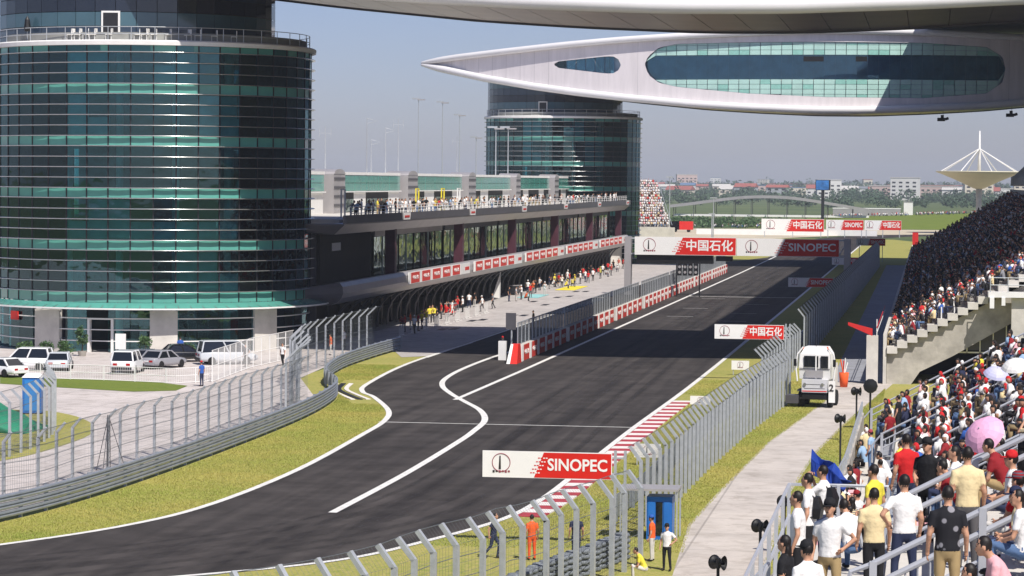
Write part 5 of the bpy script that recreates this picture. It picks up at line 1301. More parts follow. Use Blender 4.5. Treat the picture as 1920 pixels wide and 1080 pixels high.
SH = {'white': L(232, 230, 228), 'red': L(196, 30, 34), 'dark red': L(140, 28, 36), 'black': L(24, 24, 28), 'yellow': L(226, 210, 70), 'cream': L(226, 206, 160), 'blue': L(48, 92, 170), 'pale blue': L(150, 180, 210), 'grey': L(130, 132, 138), 'navy': L(34, 40, 70), 'pink': L(226, 170, 176), 'green': L(50, 100, 84), 'orange': L(226, 96, 40), 'khaki': L(150, 134, 96)}
NP = 0; TAKEN = set()
def person(pose, loc, rz, shirt, trouser, label, scale=1., cap=None, pack=False, group='people'):
    global NP
    NP += 1
    me, H = PM[pose]; o = obj('person', me, None, loc, rz); o.scale = (scale * rnd.uniform(.97, 1.04), scale * rnd.uniform(.97, 1.05), scale)
    o.color = (*SH[shirt], 1)
    if trouser is not None:
        o.material_slots[3].link = 'OBJECT'; o.material_slots[3].material = TROUSER[trouser]
    assert label not in TAKEN, label
    TAKEN.add(label); tag(o, label, 'person', group)
    if cap:
        c = obj('cap', capm, o); c.matrix_local = H @ Matrix.Translation((0, -.005, .06)); c.color = (*SH[cap], 1)
    if pack: obj('backpack', packm, o, (0, 0, POSES[pose].get('hz', .9)))
    return o
def on_stand(px, py, hint, h=1.72, span=.22):    # where on the near stand a standing head top at this pixel belongs
    best = None
    for q in range(81):
        d = hint * (1 - span + 2 * span * q / 80); p = atY(px, py, d); s, z = deck(p.x, p.y)
        e = abs(p.z - (z + h)) + abs(d - hint) * .004
        if s > -.1 and (best is None or e < best[0]): best = (e, p.x, p.y, z)
    return Vector(best[1:])
TRK = R(62)                                     # heading that looks over the track
FORE = [
    (1640, 910, 44, 'stand', TRK - R(45), 'cream', 0, 'man in pale yellow polo and black trousers seen from behind at the stand edge', None, False, 1.0),
    (1557, 933, 39, 'hips', R(165), 'white', 3, 'man in white polo, khaki trousers and dark cap facing the camera', 'black', False, 1.0),
    (1515, 1012, 36, 'stand', R(40), 'white', 3, 'person in white sleeveless top and black cap at the bottom edge', 'black', False, .96),
    (1474, 1000, 37, 'long', R(75), 'black', 2, 'woman with long black hair and black top beside the horn loudspeaker', None, False, .95),
    (1497, 918, 43, 'stand', R(85), 'white', 0, 'dark-haired man in white shirt looking along the path', None, False, 1.0),
    (1517, 884, 46, 'stand', R(80), 'white', 0, 'man in white with a black shoulder strap at the parapet corner', None, True, 1.0),
    (1545, 868, 49, 'camera', R(70), 'white', 1, 'person with backpack leaning over the parapet toward the blue flag', None, True, .97),
    (1640, 866, 50, 'stand', R(60), 'yellow', 0, 'person in bright yellow shirt standing behind the yellow polo man', None, False, 1.0),
    (1697, 886, 44, 'hips', R(25), 'white', 1, 'man in loose white shirt beside the nearest handrail', None, False, 1.02),
    (1740, 820, 51, 'long', R(150), 'black', 0, 'woman dressed all in black facing the camera in the aisle', 'black', False, 1.0),
    (1815, 832, 46, 'stand', R(15), 'cream', 4, 'tall man in cream shirt standing before the pink umbrella', None, False, 1.04),
    (1778, 905, 42, 'stand', R(5), 'black', 3, 'man in patterned black shirt and khaki trousers on the near aisle', None, False, 1.0),
    (1898, 985, 38, 'sitfwd', R(95), 'pink', 0, 'man in pale pink shirt seated at the corner of the frame', None, False, 1.0),
    (1868, 1038, 36, 'sitfwd', R(100), 'black', 0, 'dark-haired person in black bending down at the corner', None, False, 1.0),
    (1600, 925, 47, 'sitfwd', R(30), 'white', 2, 'person in white crouching below the parapet corner post', None, False, 1.0),
    (1700, 835, 60, 'stand', R(30), 'red', 1, 'person in bright red top standing in the second aisle', None, False, 1.0),
    (1652, 812, 66, 'stand', R(35), 'white', 1, 'person in white with tied hair at the parapet near the yellow shirt', None, False, .97),
    (1668, 800, 68, 'lean', R(80), 'white', 2, 'person in white leaning on the parapet rail', None, False, 1.0),
    (1669, 745, 88, 'stand', R(40), 'dark red', 0, 'person in dark red shirt standing by the far parapet end', None, False, 1.0),
    (1685, 740, 90, 'stand', R(70), 'black', 0, 'person in black next to the dark red shirt at the far parapet', None, False, 1.0),
    (1634, 768, 84, 'stand', R(70), 'pale blue', 2, 'person in pale blue and red cap at the parapet', 'red', False, 1.0),
    (1690, 778, 78, 'sit', R(60), 'yellow', 2, 'person in yellow shirt seated among the red shirts', None, False, 1.0),
]
placed = []
for px, py, hint, pose, rz, sh, tr, lb, cp, pk, scl in FORE:
    h = 1.72 * scl if not pose.startswith('sit') else 1.28
    p = on_stand(px, py, hint, h); placed.append(p)
    o_ = person(pose, p, rz, sh, tr, lb, scl, cp, pk, 'people in the near stand')
    o_.material_slots[2].link = 'OBJECT'; o_.material_slots[2].material = M_floral if 'patterned' in lb else M_plain
def project(p):
    q = CAMROT.transposed() @ (Vector(p) - EYE); return 960 + FPX * q.x / -q.z, 540 - FPX * q.y / -q.z
rows = ['front row'] + [w + ' row' for w in ORD[1:30]]
shw = (['white'] * 46 + ['red'] * 7 + ['dark red'] * 9 + ['black'] * 16 + ['cream'] * 5 + ['blue'] * 2 + ['pale blue'] * 5 + ['grey'] * 5 + ['navy'] * 4 + ['pink'] * 3 + ['yellow'] * 1 + ['green'] * 1 + ['khaki'] * 2)
cand = []
pr2 = random.Random(21)
def okview(px, py):
    return px < 2250 and 560 < py < 1110 and not (py > 765 and px < 1652 - (py - 765) * .53)
for k in range(0, 21):
    y0 = 48.6
    while y0 < 117:
        p = stand_at(y0, k * RP + .38); z = RZ0 + RR * k + ramp(p.y)
        px, py = project((p.x, p.y, z + 1.2))
        y0 += pr2.uniform(.5, .72)
        if okview(px, py): cand.append((p.y, k, Vector((p.x, p.y, z)), px, py))
for k in range(1, 5):
    y0 = 36.
    while y0 < 47.5:
        p = Vector((-.6 + k * RP + .4, y0, ZL + RR * (k + 1))); px, py = project((p.x, p.y, p.z + 1.2)); y0 += pr2.uniform(.6, .9)
        if okview(px, py): cand.append((p.y, 20 + k, p, px, py))
FPX_ = []
for q, f in zip(placed, FORE):
    a = project(q); FPX_.append((q.y, f[0], f[1], a[1]))
CROWD_POS = []
cand.sort(key=lambda c: c[0])
cnt = {}
NEARMAX = 155
for yy, k, p, px, py in cand:
    if any((p - q).length < .6 for q in placed): continue
    near = NP < len(FORE) + NEARMAX
    if any(fy > yy + .2 and abs(px - fx) < 24 and ft - 70 < py < fb + 60 for fy, fx, ft, fb in FPX_): continue
    if pr2.random() > (.45 if yy < 50 else .82 if yy < 80 else .88): continue
    if any(abs(yy - a) < .5 for a in (53, 68)) and pr2.random() < .7: continue
    if not near or px > 1950: CROWD_POS.append((p, k)); continue
    placed.append(p)
    sh = pr2.choice(shw); pose = pr2.choices(['sit', 'sitfwd', 'sitlong', 'stand', 'shade', 'long', 'camera'], [5, 3, 3, 2.2, 1, .8, .6])[0]
    cp = pr2.choice(['dark red', 'white', 'black', 'red', 'navy']) if pr2.random() < .24 else None
    key = (sh, rows[k]); cnt[key] = cnt.get(key, 0) + 1
    pz = 'seated' if pose.startswith('sit') else 'standing'
    lb = '%s person, %s shirt%s, %s of near stand, %s from camera' % (pz, sh, ', %s cap' % cp if cp else '', rows[k], ORD[cnt[key] - 1])
    person(pose, p, R(pr2.uniform(35, 95)), sh, pr2.randrange(6), lb, pr2.uniform(.93, 1.05), cp, pr2.random() < .06, 'people in the near stand')

# people on the ground
def grounder(px, py, pose, rz, sh, tr, lb, cap=None, z=.014, pack=False, scale=1.):
    p = G(px, py, z); return person(pose, p, R(rz), sh, tr, lb, scale, cap, pack, 'people around the track')
grounder(461, 688, 'hips', 150, 'black', 0, 'person in black standing on the yard beside the silver minivan')
grounder(530, 686, 'walk', 175, 'white', 0, 'person in white top and black trousers walking on the yard', pack=True)
grounder(378, 724, 'stand', 60, 'blue', 1, 'marshal in blue overalls and red cap at the lawn strip', 'red')
grounder(620, 666, 'stand', 100, 'orange', 5, 'person in pink and orange behind the bent post fence')
grounder(338, 672, 'stand', 10, 'blue', 1, 'person in blue shirt by the lobby glass')
grounder(645, 655, 'stand', 60, 'white', 4, 'person in white behind the fence by the pit entrance')
grounder(925, 1047, 'walk', -95, 'navy', 1, 'dark-clothed marshal walking behind the near fence')
TROUSER.append(M_orange); grounder(997, 1050, 'stand', 30, 'orange', 6, 'marshal in orange overalls standing behind the near fence')
grounder(1080, 1047, 'stand', 20, 'navy', 1, 'marshal in dark overalls beside the tyre stacks', 'navy')
grounder(1250, 1070, 'hips', 165, 'white', 0, 'man in white shirt and dark waistcoat by the blue booth', 'black')
grounder(1222, 1052, 'stand', 80, 'orange', 5, 'marshal in orange trousers at the fence gap', 'blue')
grounder(1208, 1088, 'sitfwd', 100, 'yellow', 5, 'person in yellow bending at the foot of the fence')
grounder(1000, 615, 'stand', 100, 'black', 0, 'person in black on the pit wall walkway beyond the screen')
grounder(942, 671, 'stand', 200, 'black', 0, 'marshal in black and red cap at the pit wall end', 'red', .04)
grounder(1210, 560, 'stand', 90, 'black', 0, 'person in black standing on the pit wall by the green stand', None, .04)
for i, (px, c) in enumerate(sorted(((755, 'red'), (770, 'orange'), (778, 'white'), (792, 'yellow'), (800, 'yellow'), (806, 'yellow'), (812, 'yellow'), (820, 'black'), (828, 'red'), (838, 'red'), (848, 'white'), (868, 'white'), (880, 'white'), (905, 'white'), (925, 'grey'), (955, 'black'), (968, 'white'), (985, 'orange'), (995, 'red'), (1005, 'black'), (1012, 'white'), (1022, 'white'), (1030, 'navy'), (1036, 'white'), (1044, 'black'), (1054, 'white'), (1064, 'white'), (760, 'red'), (785, 'red'), (815, 'yellow'), (842, 'black'), (858, 'red'), (890, 'black'), (978, 'white'), (990, 'white'), (1000, 'orange'), (1074, 'yellow'), (1084, 'black'), (1094, 'red'), (1103, 'red'), (1112, 'white'), (1126, 'yellow'), (1136, 'white'), (1146, 'red'), (1156, 'white'),
                            (1040, 'yellow'), (1048, 'red'), (1060, 'yellow'), (1068, 'red'), (1078, 'yellow'), (1088, 'white'), (1098, 'white'), (1108, 'black'), (1115, 'red'), (1122, 'red'), (1130, 'white'), (1140, 'red'), (1150, 'black'), (1160, 'orange'), (1168, 'red')))):
    x = -49 + rnd.uniform(-.8, 3.0); p = atX(px, 500, x); p.z = .04
    person(rnd.choice(['stand', 'sitfwd', 'hips', 'walk', 'camera']), p, rnd.uniform(0, 6.28), c, (0, 1, 5, 4)[i % 4] if c != 'red' else 4, 'pit crew member in %s before the garages, %s from the near end' % (c, ORD[i]), 1., c if rnd.random() < .3 else None, False, 'pit crews before the garages')
tn = 0
for i in range(74):
    px = 655 + 505 * (i + rnd.random() * .8) / 74; x = -49.6 - rnd.choice([0, 0, 0, .6, 1.3, 2.2]); p = atX(px, 390, x); p.z = 10.5
    if NP > 326: break
    c = rnd.choice(['white'] * 9 + ['black'] * 6 + ['navy', 'cream', 'grey', 'yellow', 'pale blue', 'red'])
    person(rnd.choice(['lean', 'lean', 'stand', 'hips', 'camera']), p, R(-90 + rnd.uniform(-50, 30)), c, rnd.randrange(6), 'spectator in %s at the pit terrace railing, %s from the near tower' % (c, ORD[i]), 1., None, False, 'people along the pit terrace')

# ------------------------------------------------------------------ crowds too many to count
def crowd_object(name, label, pos, heads, seed, pal, caps=1.):
    """pos: Nx3, heads: N yaw"""
    rg = np.random.default_rng(seed); n = len(pos)
    mb = MB()
    def ring(z, w, d, y=0.): return [(w * math.cos(2 * math.pi * k / 6 + .5), y + d * math.sin(2 * math.pi * k / 6 + .5), z) for k in range(6)]
    mb.loft([ring(.4, .17, .13), ring(.72, .19, .13, .02), ring(.93, .2, .11, .03), ring(1.0, .08, .06, .04)], 0, cap=False)
    for s in (-1, 1): mb.bar((s * .1, 0, .45), (s * .12, .42, .47), .14, .14, 1); mb.bar((s * .12, .4, .5), (s * .12, .4, .03), .11, .11, 1)
    for s in (-1, 1): mb.bar((s * .22, .02, .9), (s * .2, .2, .6), .09, .09, 2 if s > 0 else 0)
    h0 = len(mb.f)
    mb.ell((0, .05, 1.12), (.085, .1, .125), 2, 7, 5)
    for fi in range(h0, len(mb.f)):
        c = np.mean([mb.v[i] for i in mb.f[fi]], axis=0)
        if c[2] > 1.15 or c[1] < .03: mb.m[fi] = 3
    V = np.array(mb.v); tri = []
    fm = []
    for f, m in zip(mb.f, mb.m):
        for i in range(1, len(f) - 1): tri.append((f[0], f[i], f[i + 1])); fm.append(m)
    Fc = np.array(tri); fm = np.array(fm)
    ca, sa = np.cos(heads), np.sin(heads); sc_ = rg.uniform(.92, 1.08, n)[:, None]
    lean = rg.uniform(-.15, .25, n)[:, None]
    x = V[None, :, 0] * sc_; y = (V[None, :, 1] + lean * np.maximum(V[None, :, 2] - .45, 0)) * sc_; z = V[None, :, 2] * sc_
    X = x * ca[:, None] - y * sa[:, None] + pos[:, 0:1]; Yy = x * sa[:, None] + y * ca[:, None] + pos[:, 1:2]; Z = z + pos[:, 2:3]
    co = np.stack([X, Yy, Z], -1).reshape(-1, 3).astype(np.float32)
    F = (Fc[None] + (np.arange(n) * len(V))[:, None, None]).reshape(-1)
    me = bpy.data.meshes.new(name); nf = n * len(Fc)
    me.vertices.add(len(co)); me.vertices.foreach_set('co', co.ravel()); me.loops.add(nf * 3); me.loops.foreach_set('vertex_index', F.astype(np.int32))
    me.polygons.add(nf); me.polygons.foreach_set('loop_start', np.arange(0, nf * 3, 3, dtype=np.int32))
    pal_ = np.array([SH[c] for c in pal]); trs = np.array([L(30, 30, 34), L(44, 52, 80), L(86, 112, 150), L(150, 130, 95), L(92, 90, 92)])
    sh = pal_[rg.integers(0, len(pal_), n)]; tr = trs[rg.integers(0, len(trs), n)]
    sk = np.array(L(196, 148, 120))[None] * rg.uniform(.8, 1.1, (n, 1)); hr = np.repeat(np.array(L(28, 22, 20))[None], n, 0)
    cap = rg.random(n); hr[cap < .12 * caps] = SH['red']; hr[(cap > .14) & (cap < .22)] = SH['white']
    tone = np.stack([sh, tr, sk, hr], 1)[:, fm, :].reshape(-1, 3); tone = np.concatenate([tone, np.ones((len(tone), 1))], 1).astype(np.float32)
    at = me.attributes.new('tone', 'FLOAT_COLOR', 'FACE'); at.data.foreach_set('color', tone.ravel())
    me.materials.append(M_tone); me.update(calc_edges=True)
    o = obj(name, me); return tag(o, label, 'crowd', None, 'stuff')
cg = np.random.default_rng(4)
if CROWD_POS:
    pos = np.array([tuple(p) for p, k in CROWD_POS]); hd = np.radians(cg.uniform(30, 95, len(pos))); pos[:, 2] += (cg.random(len(pos)) < .2) * .42
    crowd_object('crowd', 'mass of sunlit spectators filling the far half of the near stand', pos, hd, 1, shw)
pos = []
for i in range(23):
    y = 195.4
    while y < 469:
        y += cg.uniform(.5, .68)
        if (y - 195) % 24 < 1.3: continue
        if cg.random() < .9: pos.append((GX(i) + .38 + cg.uniform(-.12, .12), y, GZ(i) + (.35 if cg.random() < .1 else 0)))
pos = np.array(pos); lit_ = pos[:, 1] < 214
crowd_object('crowd', 'sunlit spectators at the near end of the long grandstand', pos[lit_], np.radians(cg.uniform(40, 120, lit_.sum())), 7, shw)
pos = pos[~lit_]; crowd_object('crowd', 'dense crowd of seated spectators filling the long shaded grandstand', pos, np.radians(cg.uniform(50, 110, len(pos))), 2, ['white'] * 5 + ['black'] * 10 + ['dark red'] + ['red'] + ['navy'] * 3 + ['grey'] * 3 + ['khaki'], .25)  # roof shade put into the colours: darker clothes than at the sunlit end
# ------------------------------------------------------------------ umbrellas and flag in the near stand
def umbrella(px, py, d, r, m, tilt, label):
    c = atY(px, py, d); t = thing('umbrella', label, 'umbrella', c, 0, 'umbrellas in the near stand')
    t.rotation_euler = tilt
    n = 8; mb = MB(); rings = []
    for q in range(6):
        a = q / 5 * 1.1; rr = r * math.sin(a) / math.sin(1.1); z = r * .55 * (math.cos(a) - math.cos(1.1)) / (1 - math.cos(1.1))
        rings.append([(rr * (1 - .0) * math.cos(2 * math.pi * k / (2 * n)) * (1 if k % 2 == 0 else .965), rr * math.sin(2 * math.pi * k / (2 * n)) * (1 if k % 2 == 0 else .965), z) for k in range(2 * n)])
    mb.loft(rings, cap=False); mb.build('canopy', m, t)
    MB().tube([(0, 0, r * .6), (0, 0, -.75)], .012, 5).build('shaft', M_steel, t); MB().tube([(0, 0, -.75), (0, 0, -.87)], .022, 6).build('handle', M_black, t)
    for k in range(n):
        a = 2 * math.pi * k / n; MB().tube([(r * .98 * math.cos(a), r * .98 * math.sin(a), .01), (0, 0, .2)], .006, 4).build('rib', M_dark, t)
umbrella(1846, 815, 48, .38, M_pink, (R(42), R(-38), 0), 'open pink umbrella tilted over the second aisle')
umbrella(1868, 702, 96, .45, pm('lavender_nylon', L(196, 196, 226), rough=.5, var=.05), (R(25), R(8), 0), 'pale lavender umbrella among the seated crowd')
umbrella(1905, 688, 93, .5, M_white, (R(22), R(-8), 0), 'white umbrella at the edge of the frame above the lavender one')
p = on_stand(1560, 845, 52, 1.5)
fl_ = MB(); rings = []
for i in range(10):
    u = i / 9; a = Vector(atY(1522 + 75 * u, 842 + 58 * u + 6 * math.sin(i), 48.05)); b = Vector(atY(1520 + 62 * u, 888 + 34 * u, 47.97))
    rings.append([a + Vector((0, .08 * math.sin(i * 1.4), 0)), a.lerp(b, .5) + Vector((0, -.12 * math.cos(i), .05)), b])
fm_ = MB()
for r1, r2 in zip(rings, rings[1:]):
    for k in range(2): fm_.add([r1[k], r2[k], r2[k + 1], r1[k + 1]], [(0, 1, 2, 3)])
o = tag(fm_.build('flag_cloth', pm('blue_flag', L(28, 62, 150), rough=.7, var=.2, scale=4)), 'large blue flag draped over the stand parapet', 'flag')
so_ = o.modifiers.new('thickness', 'SOLIDIFY'); so_.thickness = .01

# pit lane clutter
def bx(name, label, cat, px, py, size, m, z=.04, grp=None):
    p = G(px, py); t = MB().box((-size[0] / 2, -size[1] / 2, 0), (size[0] / 2, size[1] / 2, size[2])).build(name, m, None, loc=(p.x, p.y, z)); return tag(t, label, cat, grp)
bx('tool_mat', 'pale teal mat laid before a garage', 'mat', 1000, 556, (2.5, 10, .04), pm('teal_mat', L(150, 205, 205), rough=.8), .045)
bx('tool_mat', 'yellow mat laid before a far garage', 'mat', 1072, 541, (2.5, 14, .04), M_yellow, .045)
for k, (px, py, m, lb) in enumerate(((845, 590, M_red, 'red equipment trolley near the closest garages'), (1098, 505, M_red, 'large red equipment trolley before the far garages'), (1042, 527, M_white, 'white equipment trolley before the middle garages'), (965, 553, M_dark, 'dark equipment trolley beside the teal mat'))):
    p = G(px, py); t = thing('equipment_trolley', lb, 'trolley', (p.x, p.y, .04), R(90), 'trolleys before the garages')
    MB().box((-1.1, -.45, .2), (1.1, .45, 1.1)).build('cabinet', m, t); MB().box((-1.15, -.5, 1.1), (1.15, .5, 1.16)).build('top', M_fascia, t)
    for z in (.35, .65): MB().box((-1.0, -.47, z), (1.0, -.452, z + .25)).build('drawer', M_fascia_d, t)
    for sx in (-.9, .9):
        for sy in (-.35, .35): MB().lathe([(.1, -.04), (.1, .04)], 8).build('wheel', M_rubber, t, loc=(sx, sy, .1)).rotation_euler = (R(90), 0, 0)
p = G(937, 563)
t = thing('feather_flag', 'white triangular feather flag before the garages', 'flag', (p.x, p.y, .04))
MB().tube([(0, 0, 0), (0, 0, 3.4)], .03, 5).build('pole', M_steel, t); MB().prism([(-.9, 0, .3), (.05, 0, .2), (.08, 0, 3.3)], (0, .02, 0)).build('cloth', M_white, t)
for i in range(9):                                # crowd barriers along the apron
    p = Vector((-46.4 + .05 * i, 241 + i * 5.6, .04))
    t = thing('crowd_barrier', 'white crowd barrier beside the pit apron, %s from the near end' % ORD[i], 'barrier', p, R(90), 'white crowd barriers on the apron')
    for z in (.12, 1.02): MB().tube([(0, 0, z), (2.4, 0, z)], .03, 5).build('rail', M_white, t)
    for k in range(9): MB().tube([(.0 + k * .3, 0, .12), (k * .3, 0, 1.02)], .014, 4).build('bar', M_white, t)
    for k in (.3, 2.1): MB().box((k - .03, -.3, 0), (k + .03, .3, .05)).build('foot', M_white, t); 
for i, (px, py) in enumerate(((830, 618), (852, 617), (885, 602), (905, 600), (962, 592), (982, 592), (1000, 566), (1022, 572), (1045, 558), (1068, 556), (1080, 547), (1098, 547))):
    p = G(px, py); tag(MB().box((-.35, -1.6, 0), (.35, 1.6, .015)).build('pit_marking', M_dark, None, loc=(p.x, p.y, .028)), kind='structure')

# ------------------------------------------------------------------ far end of the straight
t = thing('crowd_stand', 'steep temporary stand full of people beyond the far tower', 'grandstand', (-65, 600, 0))
ps = []
for k in range(18):
    y = k * .85; z = 4.2 + k * .54; xr = 9.2 - k * .27
    MB().box((-.5, y, 0), (xr, y + .9, z)).build('step', M_conc, t)
    x = -.3
    while x < xr - .2: ps.append((-65 + x, 600 + y + .4, z)); x += cg.uniform(.42, .62)
MB().box((-.8, -.5, 0), (10.2, -.2, 4.1)).build('front_wall', M_conc, t); MB().tube([(9.6, -.2, 4.6), (4.8, 15.3, 14.2)], .06, 5).build('side_rail', M_steel, t)
ps = np.array(ps); crowd_object('crowd', 'sunlit crowd on the steep stand beyond the far tower', ps, np.radians(cg.uniform(120, 240, len(ps))), 3, ['white'] * 8 + ['pink', 'black', 'cream', 'red'])
# arched roof on legs
t = thing('arched_walkway', 'long low arched grey roof on thin legs beyond the bend', 'bridge', (-57, 960, 0))
arch = [(-32, 5.6), (-24, 6.6), (-15, 7.9), (-7, 8.8), (0, 9.1), (8, 8.9), (16, 8.0), (26, 6.4), (36, 4.8)]
A = cr([(x, 0, z) for x, z in arch], 5)
MB().loft([[(p.x, -4, p.z - .5), (p.x, 6, p.z - .5), (p.x, 6, p.z + .3), (p.x, -4, p.z + .5)] for p in A]).build('roof', M_fascia, t)
for k in range(1, len(A) - 1, 4):
    for y in (-3, 5): MB().box((A[k].x - .1, y - .1, 0), (A[k].x + .1, y + .1, A[k].z - .4)).build('leg', M_fascia_d, t)
MB().box((-31, -2, 2.2), (36, 4, 2.9)).build('deck', M_white, t)
# blue screen on a post
p = atY(1543, 347, 900)
t = thing('video_screen', 'blue video screen on a dark post above the arched roof', 'screen', (p.x, 900, 0))
MB().box((-2.4, 0, p.z - 1.7), (2.4, .8, p.z + 1.7)).build('housing', M_dark, t); MB().box((-2.2, -.05, p.z - 1.5), (1.9, -.005, p.z + 1.5)).build('display', pm('screen_blue', L(60, 120, 190), rough=.3, var=.5, scale=.5), t); MB().box((-.5, .2, 0), (.5, .7, p.z - 1.7)).build('post', M_dark, t)
# dish canopy with mast
def dish(px, d, label, s=1.):
    p = atY(px, 322, d); z = p.z
    t = thing('dish_canopy', label, 'canopy', (p.x, d, 0), group='dish canopies')
    Rr = 12.2 * s
    MB().lathe([(.9, z - 4.9 * s), (1.6, z - 4.7 * s), (6.5 * s, z - 2.4 * s), (Rr * .86, z - .75 * s), (Rr, z - .15), (Rr, z + .15), (Rr * .9, z - .2), (3, z - 1.5), (.5, z - 1.7)], 48, cap=False).build('bowl', M_dish, t, True)
    MB().tube([(0, 0, z - 1.7), (0, 0, z + 11.6 * s)], [.55, .18], 10).build('mast', M_white, t, True)
    for k in range(8):
        a = 2 * math.pi * k / 8 + .3; MB().tube([(0, 0, z + 6.6 * s), (Rr * .93 * math.cos(a), Rr * .93 * math.sin(a), z)], .13, 5).build('stay', M_white, t)
    MB().lathe([(.7, 0), (.85, z - 4.8 * s)], 14).build('column', M_conc, t, True)
M_dish = pm('dish_membrane', L(214, 206, 178), rough=.6, var=.08, scale=.2)
dish(1836, 800, 'white dish shaped canopy with mast and stays above the far stand')
t = thing('far_hall', 'dark roofed hall behind the dish canopy', 'building', (37, 830, 0))
MB().box((-9, 0, 0), (22, 10, 13.6)).build('wall', M_conc, t); MB().box((-13.5, -2, 13.6), (24, 12, 17.5)).build('roof', M_dark, t)
# end-of-straight hoardings, containers, marshals' cars
t = tag(MB().box((-62, 742, .014), (-14, 742.5, 1.5)).build('trackside_hoarding', M_white), 'long low white hoarding round the outside of the first bend', 'hoarding')
for i, (px, py, w, h, m, lb) in enumerate(((1625, 398, 12, 3, M_fascia, 'long grey container cabin on the grass bank'), (1582, 398, 3, 3, M_dark, 'dark small cabin at the left end of the container'), (1659, 398, 2.6, 2.6, M_black, 'black small cabin at the right end of the container'), (1703, 385, 1.6, 2.5, M_white, 'small white dome tent on the grass bank'))):
    p = atY(px, py, 1000); t = thing('site_cabin', lb, 'cabin', (p.x, 1000 + i, 0))
    MB().box((-w, 0, 0), (w, 5, p.z + h * .4)).build('cabin', m, t); MB().box((-w - .1, -.1, p.z + h * .4), (w + .1, 5.1, p.z + h * .4 + .3)).build('roof', M_fascia if i else M_white, t)
bank = MB(); xs = list(range(-60, 241, 10)); ys = [860, 900, 940, 980, 1020, 1060]
hgt = lambda x, y: (3.2 + 1.2 * math.sin(x * .03)) * max(0, math.sin(math.pi * (y - 860) / 260)) * min(1, (x + 60) / 30)
vsb = [(x, y, .02 + hgt(x, y)) for y in ys for x in xs]; nx = len(xs)
struct('grass_bank', bank.add(vsb, [(j * nx + i, j * nx + i + 1, (j + 1) * nx + i + 1, (j + 1) * nx + i) for j in range(len(ys) - 1) for i in range(nx - 1)]), M_lawn)
pb_ = np.array([(x, y, .02 + hgt(x, y)) for x, y in ((cg.uniform(-40, 40), cg.uniform(975, 990)) for _ in range(160))])
pc = np.array([(cg.uniform(-75, -40), cg.uniform(850, 900), 0) for _ in range(120)])
crowd_object('crowd', 'thin scatter of far spectators along the grass beyond the bend', np.concatenate([pb_, pc]), cg.uniform(0, 6.28, 280), 6, ['white'] * 5 + ['red', 'black', 'blue'])
t = thing('red_trackside_post', 'red marshal stand beside the far stand corner', 'stand', (*G(1716, 470)[:2], 0))
MB().box((-.7, -.5, 0), (.7, .5, 1.2)).build('base', M_white, t); MB().box((-.6, -.4, 1.2), (.6, .4, 3.8)).build('panel', M_flag, t)
# kit behind the far tower: red vehicles
for i, px in enumerate((1275, 1300)):
    p = G(px, 430); t = thing('service_van', ('red and white service van near the crowd stand', 'long red service lorry beyond the crowd stand')[i], 'van', (p.x, 770, .014), R(90), 'red vehicles by the bend')
    MB().box((-1.2, -4, .7), (1.2, 3, 3)).build('box_body', M_red, t); MB().box((-1.1, 3, .6), (1.1, 4.4, 2.3)).build('cab', M_white, t)
    for sx in (-1, 1):
        for y in (-2.8, 3.4): MB().lathe([(.45, -.15), (.45, .15)], 10).build('wheel', M_rubber, t, loc=(sx, y, .46)).rotation_euler = (0, R(90), 0)
# lone lamp posts at the bend
for i, (px, top, d) in enumerate(((1256, 333, 640), (1338, 372, 640), (1335, 402, 700))):
    p = atY(px, top, d); t = thing('lamp_post', ('tall lamp post beside the temporary crowd stand', 'slim pole before the arched roof', 'short pole on the outside of the bend')[i], 'lamp', (p.x, d, 0))
    MB().tube([(0, 0, 0), (0, 0, p.z)], [.16, .09], 6).build('pole', M_steel, t); MB().box((-.8, -.2, p.z), (.8, .2, p.z + .25)).build('lamp_head', M_steel, t)

